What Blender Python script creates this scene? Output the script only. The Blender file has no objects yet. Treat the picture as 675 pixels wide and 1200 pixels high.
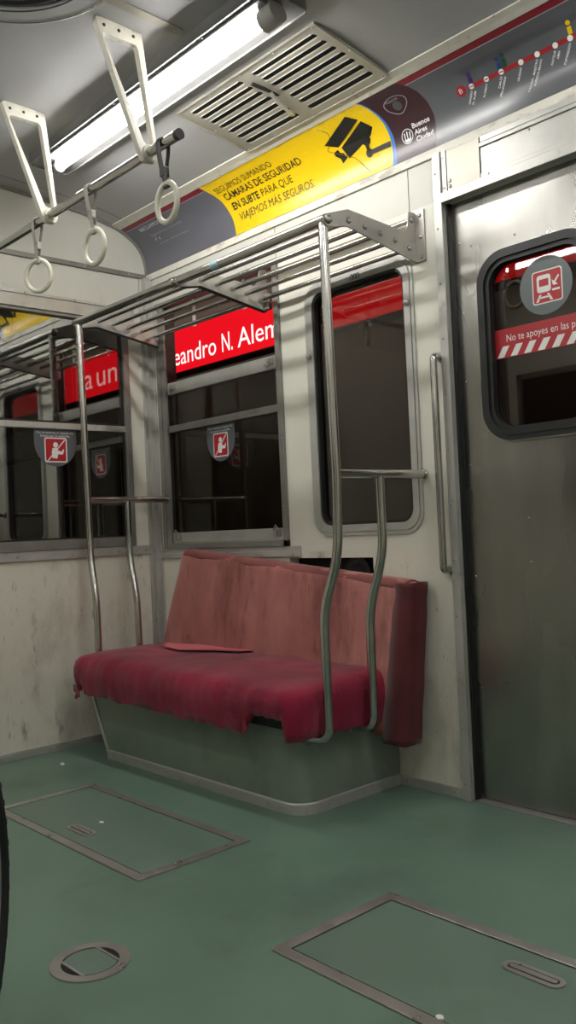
import bpy, bmesh, math, random
from mathutils import Vector, Matrix, noise
random.seed(7)
PI = math.pi
scn = bpy.context.scene
COL = scn.collection

# ------------------------------------------------------------------ helpers
def s2l(c):
    return tuple(((v/255)/12.92 if v/255 <= .04045 else (((v/255)+.055)/1.055)**2.4) for v in c) + (1,)

def link(o, parent=None):
    COL.objects.link(o)
    if parent: o.parent = parent
    return o

def origin(p):
    v = Vector((0,0,0))
    while p is not None: v += p.location; p = p.parent
    return v

def obj(name, bm, mat, parent=None, smooth=False, bevel=0, auto=None):
    bmesh.ops.recalc_face_normals(bm, faces=bm.faces[:])
    me = bpy.data.meshes.new(name); bm.to_mesh(me); bm.free()
    me.materials.append(mat)
    o = bpy.data.objects.new(name, me)
    link(o, parent)
    if parent is not None:      # geometry is written in world space, the parent stands at its base
        me.transform(Matrix.Translation(-origin(parent)))
    if smooth:
        me.polygons.foreach_set('use_smooth', [True]*len(me.polygons))
        me.set_sharp_from_angle(angle=math.radians(auto or 38))
    if bevel:
        b = o.modifiers.new('bevel', 'BEVEL'); b.width = bevel; b.segments = 2; b.limit_method = 'ANGLE'; b.angle_limit = math.radians(50)
    return o

def thing(name, label, cat, loc=(0,0,0), group=None):
    o = bpy.data.objects.new(name, None); o.location = loc; o.empty_display_size = .05
    COL.objects.link(o); o['label'] = label; o['category'] = cat
    if group: o['group'] = group
    return o

def tag(o, label, cat, group=None):
    o['label'] = label; o['category'] = cat
    if group: o['group'] = group
    return o

def struct(o, label=None):
    o['kind'] = 'structure'
    if label: o['label'] = label
    return o

def sempty(name, loc=(0,0,0), label=None):
    o = bpy.data.objects.new(name, None); o.location = loc; o.empty_display_size = .05
    COL.objects.link(o); o['kind'] = 'structure'
    if label: o['label'] = label
    return o

def box(bm, x0, x1, y0, y1, z0, z1):
    vs = [bm.verts.new((x, y, z)) for x in (x0, x1) for y in (y0, y1) for z in (z0, z1)]
    for f in ((0,1,3,2),(4,6,7,5),(0,4,5,1),(2,3,7,6),(0,2,6,4),(1,5,7,3)):
        bm.faces.new([vs[i] for i in f])
    return bm

def B(*boxes):
    bm = bmesh.new()
    for b in boxes: box(bm, *b)
    return bm

def fillet(pts, r, seg=6):
    """round the corners of a polyline"""
    pts = [Vector(p) for p in pts]; out = [pts[0]]
    for i in range(1, len(pts)-1):
        a, b, c = pts[i-1], pts[i], pts[i+1]
        d1 = (a-b); d2 = (c-b); rr = min(r, d1.length*.49, d2.length*.49)
        p1 = b+d1.normalized()*rr; p2 = b+d2.normalized()*rr
        for k in range(seg+1):
            t = k/seg
            out.append((1-t)**2*p1+2*t*(1-t)*b+t*t*p2)
    out.append(pts[-1]); return out

def tube(bm, pts, r, n=14, cap=True, flat=None, up=None):
    """sweep a circle (or an ellipse flat=(ra, rb)) along a polyline"""
    pts = [Vector(p) for p in pts]; rings = []; prev = None
    for i, p in enumerate(pts):
        if i == 0: t = pts[1]-p
        elif i == len(pts)-1: t = p-pts[i-1]
        else: t = (pts[i+1]-p).normalized()+(p-pts[i-1]).normalized()
        t.normalize()
        if prev is None:
            u = Vector(up) if up else (Vector((0,0,1)) if abs(t.z) < .9 else Vector((1,0,0)))
        else: u = prev
        u = (u-t*u.dot(t)).normalized(); prev = u; v = t.cross(u)
        ra, rb = flat if flat else (r, r)
        rings.append([bm.verts.new(p+u*ra*math.cos(2*PI*k/n)+v*rb*math.sin(2*PI*k/n)) for k in range(n)])
    for a, b in zip(rings, rings[1:]):
        for k in range(n): bm.faces.new((a[k], a[(k+1) % n], b[(k+1) % n], b[k]))
    if cap:
        bm.faces.new(rings[0][::-1]); bm.faces.new(rings[-1])
    return bm

def closed_tube(bm, pts, r, n=12, flat=None, up=(0,0,1)):
    pts = [Vector(p) for p in pts]; rings = []; N = len(pts)
    for i, p in enumerate(pts):
        t = (pts[(i+1) % N]-pts[i-1]).normalized(); u = Vector(up); u = (u-t*u.dot(t)).normalized(); v = t.cross(u)
        ra, rb = flat if flat else (r, r)
        rings.append([bm.verts.new(p+u*ra*math.cos(2*PI*k/n)+v*rb*math.sin(2*PI*k/n)) for k in range(n)])
    for i in range(N):
        a, b = rings[i], rings[(i+1) % N]
        for k in range(n): bm.faces.new((a[k], a[(k+1) % n], b[(k+1) % n], b[k]))
    return bm

def rrect(u0, u1, v0, v1, r, seg=6):
    r = max(min(r, (u1-u0)/2-1e-4, (v1-v0)/2-1e-4), 1e-4); out = []
    for cu, cv, a0 in ((u1-r, v0+r, -PI/2), (u1-r, v1-r, 0), (u0+r, v1-r, PI/2), (u0+r, v0+r, PI)):
        for k in range(seg+1):
            a = a0+PI/2*k/seg; out.append((cu+r*math.cos(a), cv+r*math.sin(a)))
    return out

def circle2(cu, cv, r, n=40, rv=None):
    return [(cu+r*math.cos(2*PI*k/n), cv+(rv or r)*math.sin(2*PI*k/n)) for k in range(n)]

def ring_prism(bm, outer, inner, w0, w1, mp):
    """a flat frame between two loops of equal length, w0 back, w1 front"""
    n = len(outer)
    L = [[bm.verts.new(mp(p[0], p[1], w)) for p in loop] for loop, w in ((outer, w0), (outer, w1), (inner, w1), (inner, w0))]
    for j in range(4):
        a, b = L[j], L[(j+1) % 4]
        for k in range(n): bm.faces.new((a[k], a[(k+1) % n], b[(k+1) % n], b[k]))
    return bm

def prism(bm, poly, w0, w1, mp):
    a = [bm.verts.new(mp(p[0], p[1], w0)) for p in poly]; b = [bm.verts.new(mp(p[0], p[1], w1)) for p in poly]
    n = len(poly)
    for k in range(n): bm.faces.new((a[k], a[(k+1) % n], b[(k+1) % n], b[k]))
    for loop in (a, b):
        f = bm.faces.new(loop); f.normal_update()
        if n > 4: bmesh.ops.triangulate(bm, faces=[f], ngon_method='EAR_CLIP')
    return bm

# plane maps: (u, v, distance off the surface into the car)
SIDE = lambda u, v, w: (u, -w, v)
ENDW = lambda u, v, w: (w, u, v)
FLOORM = lambda u, v, w: (u, v, w)

def lathe(bm, prof, c, axis='z', n=32):
    rings = []
    for r, h in prof:
        rings.append([])
        for k in range(n):
            a = 2*PI*k/n; x, y = r*math.cos(a), r*math.sin(a)
            if axis == 'z': p = (c[0]+x, c[1]+y, c[2]+h)
            elif axis == 'y': p = (c[0]+x, c[1]+h, c[2]+y)
            else: p = (c[0]+h, c[1]+x, c[2]+y)
            rings[-1].append(bm.verts.new(p))
    for a, b in zip(rings, rings[1:]):
        for k in range(n): bm.faces.new((a[k], a[(k+1) % n], b[(k+1) % n], b[k]))
    bm.faces.new(rings[0]); bm.faces.new(rings[-1])
    return bm

_scr = {}
def screws(parent, pts, normal, mat, r=.0055, name='screw'):
    """domed screw heads, each its own child sharing one mesh"""
    key = (normal, mat.name, r)
    if key not in _scr:
        bm = bmesh.new()
        ax = {'x':0,'y':1,'z':2}[normal[-1]]; sg = -1 if normal[0] == '-' else 1
        prof = [(r, 0), (r*.92, sg*r*.35), (r*.55, sg*r*.62), (r*.2, sg*r*.66)]
        lathe(bm, prof, (0,0,0), normal[-1], 10)
        bmesh.ops.recalc_face_normals(bm, faces=bm.faces[:])
        me = bpy.data.meshes.new(name); bm.to_mesh(me); bm.free(); me.materials.append(mat)
        me.polygons.foreach_set('use_smooth', [True]*len(me.polygons))
        _scr[key] = me
    for p in pts:
        o = bpy.data.objects.new(name, _scr[key]); COL.objects.link(o); o.parent = parent
        o.location = Vector(p)-origin(parent)

def text(name, body, mat, parent, mp, u, v, width, cap, rot=0, bold=0, right=False, center=False):
    cu = bpy.data.curves.new('t', 'FONT'); cu.body = body; cu.offset = bold; cu.resolution_u = 3
    tmp = bpy.data.objects.new('t', cu); COL.objects.link(tmp)
    dg = bpy.context.evaluated_depsgraph_get(); dg.update()
    me = bpy.data.meshes.new_from_object(tmp.evaluated_get(dg)); me.name = name
    bpy.data.objects.remove(tmp); bpy.data.curves.remove(cu)
    xs = [q.co.x for q in me.vertices]; x0, x1 = min(xs), max(xs)
    sx = width/(x1-x0); sy = cap/.70
    c, s = math.cos(rot), math.sin(rot)
    off = -width if right else (-width/2 if center else 0)
    for q in me.vertices:
        a = (q.co.x-x0)*sx+off; b = q.co.y*sy
        q.co = mp(u+a*c-b*s, v+a*s+b*c)
    if parent is not None: me.transform(Matrix.Translation(-origin(parent)))
    me.materials.clear(); me.materials.append(mat)
    o = bpy.data.objects.new(name, me); link(o, parent)
    return o

# ------------------------------------------------------------------ materials
def nt(name):
    m = bpy.data.materials.new(name); m.use_nodes = True
    n = m.node_tree.nodes; l = m.node_tree.links
    return m, n, l, n['Principled BSDF']

def plain(name, rgb, rough=.5, metal=0, spec=.5, sheen=0):
    m, n, l, p = nt(name)
    p.inputs['Base Color'].default_value = s2l(rgb); p.inputs['Roughness'].default_value = rough
    p.inputs['Metallic'].default_value = metal; p.inputs['Specular IOR Level'].default_value = spec
    if sheen: p.inputs['Sheen Weight'].default_value = sheen
    return m

def varied(name, stops, rough=(.4,.6), metal=0, scale=3, detail=8, stretch=(1,1,1), bump=0, bscale=60, spots=None, spec=.5, sheen=0, grain=None):
    """colour ramp over stretched noise; spots=(colour, threshold, scale) adds dirt marks of their own shape"""
    m, n, l, p = nt(name)
    tc = n.new('ShaderNodeTexCoord'); mp = n.new('ShaderNodeMapping'); mp.inputs['Scale'].default_value = stretch
    l.new(tc.outputs['Object'], mp.inputs['Vector'])
    no = n.new('ShaderNodeTexNoise'); no.inputs['Scale'].default_value = scale; no.inputs['Detail'].default_value = detail
    no.inputs['Roughness'].default_value = .62
    l.new(mp.outputs[0], no.inputs['Vector'])
    cr = n.new('ShaderNodeValToRGB'); e = cr.color_ramp.elements
    e[0].position, e[0].color = stops[0][0], s2l(stops[0][1]); e[1].position, e[1].color = stops[-1][0], s2l(stops[-1][1])
    for pos, c in stops[1:-1]:
        q = e.new(pos); q.color = s2l(c)
    l.new(no.outputs['Fac'], cr.inputs['Fac']); col = cr.outputs['Color']
    def mixin(col, fac, rgb, amt=1):
        mx = n.new('ShaderNodeMix'); mx.data_type = 'RGBA'; mx.inputs[7].default_value = s2l(rgb)
        mu = n.new('ShaderNodeMath'); mu.operation = 'MULTIPLY'; mu.inputs[1].default_value = amt; mu.use_clamp = True
        l.new(fac, mu.inputs[0]); l.new(mu.outputs[0], mx.inputs[0]); l.new(col, mx.inputs[6]); return mx.outputs[2]
    for sp in (spots or []):
        rgb, lo, hi, sc, st, amt = sp
        m2 = n.new('ShaderNodeMapping'); m2.inputs['Scale'].default_value = st; m2.inputs['Location'].default_value = (sc*.37, sc*.11, sc*.53)
        l.new(tc.outputs['Object'], m2.inputs['Vector'])
        n2 = n.new('ShaderNodeTexNoise'); n2.inputs['Scale'].default_value = sc; n2.inputs['Detail'].default_value = 6; n2.inputs['Roughness'].default_value = .7
        l.new(m2.outputs[0], n2.inputs['Vector'])
        mr = n.new('ShaderNodeMapRange'); mr.inputs['From Min'].default_value = lo; mr.inputs['From Max'].default_value = hi
        l.new(n2.outputs['Fac'], mr.inputs['Value']); col = mixin(col, mr.outputs[0], rgb, amt)
    l.new(col, p.inputs['Base Color'])
    rr = n.new('ShaderNodeMapRange'); rr.inputs['To Min'].default_value = rough[0]; rr.inputs['To Max'].default_value = rough[1]
    rr.inputs['From Min'].default_value = .3; rr.inputs['From Max'].default_value = .7
    l.new(no.outputs['Fac'], rr.inputs['Value']); l.new(rr.outputs[0], p.inputs['Roughness'])
    p.inputs['Metallic'].default_value = metal; p.inputs['Specular IOR Level'].default_value = spec
    if sheen: p.inputs['Sheen Weight'].default_value = sheen; p.inputs['Sheen Roughness'].default_value = .4
    if bump:
        n3 = n.new('ShaderNodeTexNoise'); n3.inputs['Scale'].default_value = bscale; n3.inputs['Detail'].default_value = 4
        if grain:
            m3 = n.new('ShaderNodeMapping'); m3.inputs['Scale'].default_value = grain; l.new(tc.outputs['Object'], m3.inputs['Vector']); l.new(m3.outputs[0], n3.inputs['Vector'])
        else: l.new(tc.outputs['Object'], n3.inputs['Vector'])
        bp = n.new('ShaderNodeBump'); bp.inputs['Strength'].default_value = bump; bp.inputs['Distance'].default_value = .004
        l.new(n3.outputs['Fac'], bp.inputs['Height']); l.new(bp.outputs[0], p.inputs['Normal'])
    return m

def emit(name, rgb, s):
    m, n, l, p = nt(name); p.inputs['Base Color'].default_value = (0,0,0,1)
    p.inputs['Emission Color'].default_value = s2l(rgb); p.inputs['Emission Strength'].default_value = s
    return m

def glass(name, tint, refl, power=1.0):
    """a tinted coated sheet: see-through plus a mirror layer that grows towards grazing angles"""
    m, n, l, p = nt(name); n.remove(p); out = n['Material Output']
    tr = n.new('ShaderNodeBsdfTransparent'); tr.inputs[0].default_value = s2l(tint)
    gl = n.new('ShaderNodeBsdfGlossy'); gl.inputs['Roughness'].default_value = .012; gl.inputs[0].default_value = (.95,.95,.93,1)
    # Schlick reflectance from the angle between view and sheet, the same from both faces
    ge = n.new('ShaderNodeNewGeometry'); vd = n.new('ShaderNodeVectorMath'); vd.operation = 'DOT_PRODUCT'
    l.new(ge.outputs['Incoming'], vd.inputs[0]); l.new(ge.outputs['True Normal'], vd.inputs[1])
    def M(op, a, b=None):
        q = n.new('ShaderNodeMath'); q.operation = op
        for i, v in enumerate((a, b)):
            if v is None: continue
            if isinstance(v, (int, float)): q.inputs[i].default_value = v
            else: l.new(v, q.inputs[i])
        return q.outputs[0]
    c = M('ABSOLUTE', vd.outputs['Value']); p5 = M('POWER', M('SUBTRACT', 1.0, c), 5)
    ad = n.new('ShaderNodeMath'); ad.operation = 'MULTIPLY_ADD'; ad.inputs[1].default_value = .95*power; ad.inputs[2].default_value = refl+.045*power; ad.use_clamp = True
    l.new(p5, ad.inputs[0])
    mx = n.new('ShaderNodeMixShader'); l.new(ad.outputs[0], mx.inputs[0]); l.new(tr.outputs[0], mx.inputs[1]); l.new(gl.outputs[0], mx.inputs[2])
    l.new(mx.outputs[0], out.inputs['Surface'])
    return m

CREAM = varied('cream_panel', [(.3,(212,210,197)),(.7,(222,220,208))], (.33,.5), scale=1.2,
               spots=[((120,112,96),.62,.80,5,(1,1,.35),.55),((60,54,46),.70,.78,22,(1,1,.5),.6)], bump=.08, bscale=25)
CREAM_LOW = varied('worn_cream_panel', [(.3,(208,204,190)),(.7,(220,216,203))], (.38,.55), scale=2,
               spots=[((120,110,92),.48,.74,2.6,(1,1,.5),.6),((66,58,48),.59,.72,9,(1.6,1.6,.45),.75),((52,48,42),.66,.70,34,(1,1,.8),.7)], bump=.12, bscale=30)
CREAM_TOP = varied('pale_laminate', [(.3,(194,193,184)),(.7,(206,205,196))], (.36,.5), scale=1.5, stretch=(1,1,.3),
               spots=[((150,145,132),.58,.8,4,(1,1,.4),.4)])
CEIL = varied('ceiling_paint', [(.3,(150,150,150)),(.7,(162,162,161))], (.3,.42), scale=2,
               spots=[((120,118,112),.6,.85,4,(1,1,1),.35)], bump=.04, bscale=12)
FLOOR = varied('green_vinyl', [(.25,(90,115,100)),(.5,(99,125,109)),(.75,(108,134,117))], (.32,.46), scale=2.2,
               spots=[((72,84,72),.50,.74,1.7,(1,1,1),.6),((150,165,150),.69,.76,14,(4,.5,1),.35),((52,52,46),.68,.80,7,(1,1,1),.45)], bump=.06, bscale=180)
FLOOR2 = varied('green_vinyl_hatch', [(.25,(93,115,102)),(.75,(108,130,116))], (.3,.44), scale=3,
               spots=[((72,88,76),.54,.8,3,(1,1,1),.5),((145,160,150),.68,.76,16,(4,.6,1),.3)], bump=.06, bscale=180)
STEEL = varied('brushed_door_steel', [(.3,(146,145,141)),(.7,(176,174,168))], (.22,.34), metal=1, scale=3, detail=2, stretch=(1,1,.35),
               spots=[((108,106,100),.45,.85,1.6,(1.6,1,.5),.5)], bump=.05, bscale=8, grain=(.3,1,60))
STEEL2 = varied('dull_stainless', [(.3,(158,155,150)),(.7,(186,183,177))], (.24,.4), metal=.7, scale=5,
               spots=[((92,86,76),.58,.75,9,(1,1,1),.6)])
ALU = varied('aluminium_trim', [(.3,(172,171,166)),(.7,(194,193,188))], (.32,.46), metal=.45, scale=6,
               spots=[((104,98,88),.60,.76,13,(1,1,1),.6)])
ALU_DULL = varied('dull_aluminium', [(.3,(128,127,122)),(.7,(150,148,143))], (.34,.5), metal=.5, scale=6,
               spots=[((82,76,68),.6,.76,14,(1,1,1),.6)])
WORN = varied('worn_trim_paint', [(.3,(205,202,190)),(.7,(222,219,208))], (.35,.5), scale=5,
               spots=[((150,144,130),.50,.62,15,(.35,1,1),.8),((84,78,68),.63,.72,34,(.5,1,1),.6)])
CHROME = varied('worn_chrome', [(.3,(176,174,170)),(.7,(200,198,194))], (.14,.26), metal=1, scale=8,
               spots=[((120,100,88),.6,.8,7,(1,1,1),.4)])
BASEP = varied('grey_green_steel', [(.3,(118,128,116)),(.7,(134,143,131))], (.3,.44), metal=.25, scale=2.5,
               spots=[((74,80,70),.54,.8,3.5,(1,1,.7),.6),((44,42,36),.68,.76,16,(1,1,1),.7)])
RUBBER = plain('black_rubber', (26,27,28), .42)
DARK = plain('dark_void', (10,10,10), .8)
BLACKP = plain('black_plastic', (30,30,31), .45)
GREYP = varied('grey_plastic', [(.3,(128,126,122)),(.7,(146,144,139))], (.4,.55), scale=9)
RINGP = varied('ivory_plastic', [(.3,(196,194,176)),(.7,(210,208,192))], (.3,.42), scale=12)
BRKT = varied('cream_bracket_paint', [(.3,(190,187,174)),(.7,(206,203,190))], (.38,.5), scale=10,
               spots=[((110,100,84),.58,.74,26,(1,1,1),.7)])
STRAPG = varied('grey_strap', [(.3,(150,148,140)),(.7,(176,173,163))], (.5,.7), scale=14, spots=[((84,78,68),.55,.7,20,(1,1,1),.7)])
STRAPD = plain('dark_strap', (60,60,58), .5)
VENTM = varied('vent_metal', [(.3,(148,145,134)),(.7,(164,160,148))], (.35,.48), metal=.35, scale=6,
               spots=[((100,94,80),.6,.8,9,(1,1,1),.5)])
PLATEM = varied('lamp_housing_paint', [(.3,(98,98,97)),(.7,(108,108,107))], (.35,.45), scale=6)
TUBE = emit('lit_tube', (253,251,247), 52)
TUBE2 = emit('lit_tube_dimmer', (253,251,247), 32)
RED = plain('red_print', (150,34,40), .35)
REDSTRIPE = plain('dark_red_print', (126,30,40), .3)
WHITE = plain('white_print', (222,222,218), .4)
GREYTXT = plain('pale_grey_print', (150,150,156), .4)
NAMETXT = plain('station_name_print', (215,215,218), .4)
GREYAD = varied('grey_poster', [(.3,(92,92,100)),(.7,(100,100,108))], (.28,.36), scale=2)
GREYMAP = varied('slate_poster', [(.3,(84,86,90)),(.7,(94,96,100))], (.18,.28), scale=2)
YELLOW = varied('yellow_poster', [(.3,(222,186,12)),(.7,(228,193,18))], (.22,.32), scale=2)
BLUE = plain('blue_print', (48,110,190), .3)
MAROON = plain('maroon_poster', (58,34,40), .25)
BLACKPR = plain('black_print', (28,28,26), .35)
PURPLE = plain('purple_print', (70,34,104), .35)
NAVY = plain('navy_print', (26,60,112), .35)
GREENP = plain('dark_green_print', (26,72,52), .35)
GHOST = plain('ghost_print', (66,68,72), .35)
STICK = plain('grey_sticker', (84,88,94), .4)
STICKRED = plain('sticker_red', (170,30,36), .4)
SIGNRED = emit('lit_red_sign', (226,14,28), .78)
SIGNWHITE = emit('lit_white_letters', (255,246,244), .9)
PANE_END = glass('end_pane', (196,196,192), .20, 1.2)
PANE_SIDE = glass('side_pane', (196,186,178), .01, 1.0)
PANE_W2 = glass('tall_pane', (200,186,178), .015, 1.1)
PANE_DOOR = glass('door_pane', (184,170,162), .01, 1.0)
VELVET = varied('crimson_velvet', [(.28,(108,18,40)),(.5,(130,26,52)),(.72,(156,46,72))], (.75,.95), scale=2.6, stretch=(1,1.3,1),
               spots=[((62,12,26),.52,.74,4,(1,1,1),.6),((176,78,96),.56,.74,3,(1,2,1),.6)], bump=.35, bscale=220, sheen=.35, spec=.2)
VELVET_OLD = varied('faded_plush', [(.28,(142,84,80)),(.5,(168,108,102)),(.72,(188,132,122))], (.8,.95), scale=2.0, stretch=(1.6,1,.7),
               spots=[((84,42,40),.50,.72,3.0,(2.2,1,.6),.7),((60,32,30),.58,.72,5,(2.4,1,.8),.6)], bump=.4, bscale=240, sheen=.25, spec=.2)
PLUSH_EDGE = varied('dark_plush', [(.3,(74,34,38)),(.7,(98,48,50))], (.8,.95), scale=5, bump=.35, bscale=220, sheen=.2, spec=.2)
PATCH = varied('pink_patch', [(.3,(186,88,98)),(.7,(204,112,120))], (.8,.95), scale=10, bump=.3, bscale=200)
BOARD = plain('black_board', (22,19,18), .7)
PLATF = varied('platform_wall', [(.3,(48,42,38)),(.7,(64,56,50))], (.5,.7), scale=2)
NEXTCAR = plain('next_car_grey', (150,148,142), .5)
TYRE = plain('tyre_rubber', (20,20,21), .7)

# ------------------------------------------------------------------ room shell
W = -2.9          # y of the far side wall
XR = 6.2          # x of the rear wall
P4 = [(0,2.36),(0,2.50),(-.07,2.545),(-.176,2.587)]
def bez(t):
    a, b, c, d = (1-t)**3, 3*t*(1-t)**2, 3*t*t*(1-t), t**3
    return tuple(a*P4[0][i]+b*P4[1][i]+c*P4[2][i]+d*P4[3][i] for i in (0,1))
PR = [bez(i/200) for i in range(201)]
SL = [0]
for a, b in zip(PR, PR[1:]): SL.append(SL[-1]+math.hypot(b[0]-a[0], b[1]-a[1]))
def cove(x, s, off=0):
    s = min(max(s, 0), SL[-1]-1e-6)
    i = next(k for k in range(200) if SL[k+1] >= s)
    f = (s-SL[i])/(SL[i+1]-SL[i]); a, b = PR[i], PR[i+1]
    y = a[0]+(b[0]-a[0])*f; z = a[1]+(b[1]-a[1])*f
    ty, tz = b[0]-a[0], b[1]-a[1]; L = math.hypot(ty, tz)
    return (x, y-tz/L*off, z+ty/L*off)
CEILP = [(-.176,2.587),(-.26,2.607),(-.38,2.627),(-.56,2.645),(-.79,2.660),(-1.05,2.670),(-1.45,2.674)]
CEILP = CEILP+[(W-y, z) for y, z in CEILP[-2::-1]]
def ceil_z(y):
    for (a, za), (b, zb) in zip(CEILP, CEILP[1:]):
        if b <= y <= a: return za+(zb-za)*(y-a)/(b-a)
    return CEILP[0][1]

# floor
o = struct(obj('floor', B((-.06,XR,W-.06,.3,-.06,0)), FLOOR))
# ceiling (closed shell with thickness)
bm = bmesh.new()
lo = [(x, y, z) for x in (-.06, XR) for y, z in CEILP]; n = len(CEILP)
v0 = [bm.verts.new(p) for p in lo]; v1 = [bm.verts.new((p[0], p[1], p[2]+.05)) for p in lo]
for k in range(n-1):
    bm.faces.new((v0[k], v0[k+1], v0[n+k+1], v0[n+k])); bm.faces.new((v1[k], v1[k+1], v1[n+k+1], v1[n+k]))
for q in (0, n-1): bm.faces.new((v0[q], v0[n+q], v1[n+q], v1[q]))
for base in (0, n):
    for k in range(n-1): bm.faces.new((v0[base+k], v0[base+k+1], v1[base+k+1], v1[base+k]))
struct(obj('ceiling', bm, CEIL, smooth=True))
# coves along both sides
def cove_shell(name, mirror, mat):
    bm = bmesh.new(); N = 24; rows = []
    for i in range(N+1):
        s = SL[-1]*i/N
        row = []
        for x in (-.06, XR):
            for off in (0, -.03):
                p = cove(x, s, off); y = W-p[1] if mirror else p[1]
                row.append(bm.verts.new((x, y, p[2])))
        rows.append(row)
    for a, b in zip(rows, rows[1:]):
        bm.faces.new((a[0], a[2], b[2], b[0])); bm.faces.new((a[1], b[1], b[3], a[3]))
        bm.faces.new((a[0], b[0], b[1], a[1])); bm.faces.new((a[2], a[3], b[3], b[2]))
    bm.faces.new(rows[0]); bm.faces.new(rows[-1])
    return struct(obj(name, bm, mat, smooth=True))
cove_shell('trim_1', False, GREYAD).name = 'trim_1'
cove_shell('trim_2', True, CREAM_TOP)

# wall_right: the side wall behind the bench, y = 0, openings for two windows and the door
W1 = (.150, 1.005, .985, 2.17); W2 = (1.225, 1.745, 1.00, 1.99); DX = (1.945, 3.245); DT = 2.15
wr = sempty('wall_right', (0,0,0), 'cream side wall behind the bench')
T = .06
lowz = .90
bm = B((0,DX[0],0,T,0,.805),(0,1.02,0,T,.805,lowz),(1.51,DX[0],0,T,.805,lowz),(1.02,1.51,0,T,.872,lowz))
obj('lower_panel', bm, CREAM_LOW, wr)
bm = B((0,W1[0],0,T,lowz,W1[3]),(W1[0],W1[1],0,T,lowz,W1[2]),(W1[1],W2[0],0,T,lowz,W1[3]),(W2[0],W2[1],0,T,lowz,W2[2]),
       (W2[0],W2[1],0,T,W2[3],W1[3]),(W2[1],DX[0],0,T,lowz,W1[3]))
obj('middle_panel', bm, CREAM, wr)
bm = B((0,1.018,0,T,W1[3],2.335),(1.022,1.774,0,T,W1[3],2.335),(1.778,DX[0],0,T,W1[3],2.335))
obj('upper_panel', bm, CREAM_TOP, wr)
bm = B((DX[0],DX[1],0,T,DT,2.335),(DX[1],XR,0,T,0,2.335))
obj('door_side_panel', bm, CREAM_TOP, wr)
obj('speaker_slot', B((1.02,1.51,.055,.065,.80,.88)), DARK, wr)
# dark speaker cone and grille ring inside the slot
bm = bmesh.new(); lathe(bm, [(.075,0),(.075,-.012),(.06,-.012),(.05,-.002),(.02,.012)], (1.385,.05,.80), 'y', 28)
obj('speaker_cone', bm, RUBBER, wr, smooth=True)
# wall_back: end wall x = 0, opening for the end window
E1 = (-1.12, -.165, .985, 2.09)
we = sempty('wall_back', (0,0,0), 'cream end wall of the carriage')
bm = B((-T,0,W,0,0,.905)); obj('lower_panel', bm, CREAM_LOW, we)
bm = B((-T,0,E1[1],0,.905,2.17),(-T,0,E1[0],E1[1],.905,E1[2]),(-T,0,-1.25,E1[0],.905,2.17),(-T,0,W,-1.25,.905,2.17),(-T,0,E1[0],E1[1],E1[3],2.17))
obj('middle_panel', bm, CREAM, we)
bm = B((-T,0,W,0,2.17,2.345)); obj('upper_panel', bm, CREAM_TOP, we)
# end gable following the ceiling arch
bm = bmesh.new()
prof = [(p[0], p[1]) for p in PR[::10]]+CEILP[1:-1]+[(W-p[0], p[1]) for p in PR[::-10]]
prof = [(0,2.345)]+prof+[(W,2.345)]
prism(bm, prof, -T, .0, ENDW); obj('gable_panel', bm, CREAM_TOP, we)
# wall_left and wall_front close the carriage
wl = sempty('wall_left', (0,W,0), 'opposite side wall')
wins = [(.3,1.6),(3.9,5.2)]
bx = [(0,XR,W-T,W,0,.95),(0,XR,W-T,W,2.05,2.36)]
xx = [0]+[v for w in wins for v in w]+[XR]
for a, b in zip(xx[::2], xx[1::2]): bx.append((a,b,W-T,W,.95,2.05))
obj('panel', B(*bx), CREAM, wl)
for a, b in wins:
    obj('pane', B((a,b,W-.05,W-.044,.95,2.05)), plain('far_pane_dark', (16,16,17), .08), wl)
    obj('sash', B((a,b,W-.04,W-.01,1.5,1.54),(a,a+.03,W-.04,W-.005,.95,2.05),(b-.03,b,W-.04,W-.005,.95,2.05),(a,b,W-.04,W-.005,.95,.99),(a,b,W-.04,W-.005,2.01,2.05)), ALU_DULL, wl)
obj('door_leaf', B((1.95,3.25,W-.005,W+.006,0,2.13)), STEEL, wl)
wf = struct(obj('wall_front', B((XR,XR+T,W,T,0,2.7)), CREAM))

# ------------------------------------------------------------------ trims
def trim(name, boxes, mat, label=None, bev=.0015):
    o = obj(name, B(*boxes), mat, None, bevel=bev); struct(o, label); return o
# corner trims
trim('trim_3', [(.0,.009,-.052,-.034,.0,2.345),(.034,.052,-.009,0,0,2.345),(0,.034,-.034,0,0,2.345)], ALU, 'corner trim strips')
t = trim('trim_4', [(0,XR,-.010,.0,2.33,2.362)], WORN, 'worn strip under the cove posters')
t5 = trim('trim_5', [(0,.013,W,0,2.342,2.366)], ALU_DULL, 'strip across the end wall under the gable')
screws(t5, [(.013,-y,2.354) for y in (.12,.36,.62,.9,1.2,1.6)], '+x', STEEL2)
# strip between the posters and the ceiling
bm = bmesh.new(); a = cove(0, SL[-1]-.012, .006)
for x0, x1 in ((0.001, XR),):
    q = [cove(0, .288, .0)[1:], cove(0, .289, .004)[1:], (-.178,2.582), (-.204,2.589), (-.204,2.597)]
    prism(bm, q, x0, x1, lambda u, v, w: (w, u, v))
struct(obj('trim_6', bm, BRKT), 'cream strip between posters and ceiling')
# rib that follows the cove at the end wall
bm = bmesh.new()
pts = [cove(.008, s, .002) for s in [SL[-1]*k/18 for k in range(19)]]+[(.008, y, z-.004) for y, z in CEILP[1:]]
tube(bm, pts, .01, 8, flat=(.008,.010)); struct(obj('trim_7', bm, ALU_DULL, smooth=True), 'dark rib round the end gable')
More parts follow.
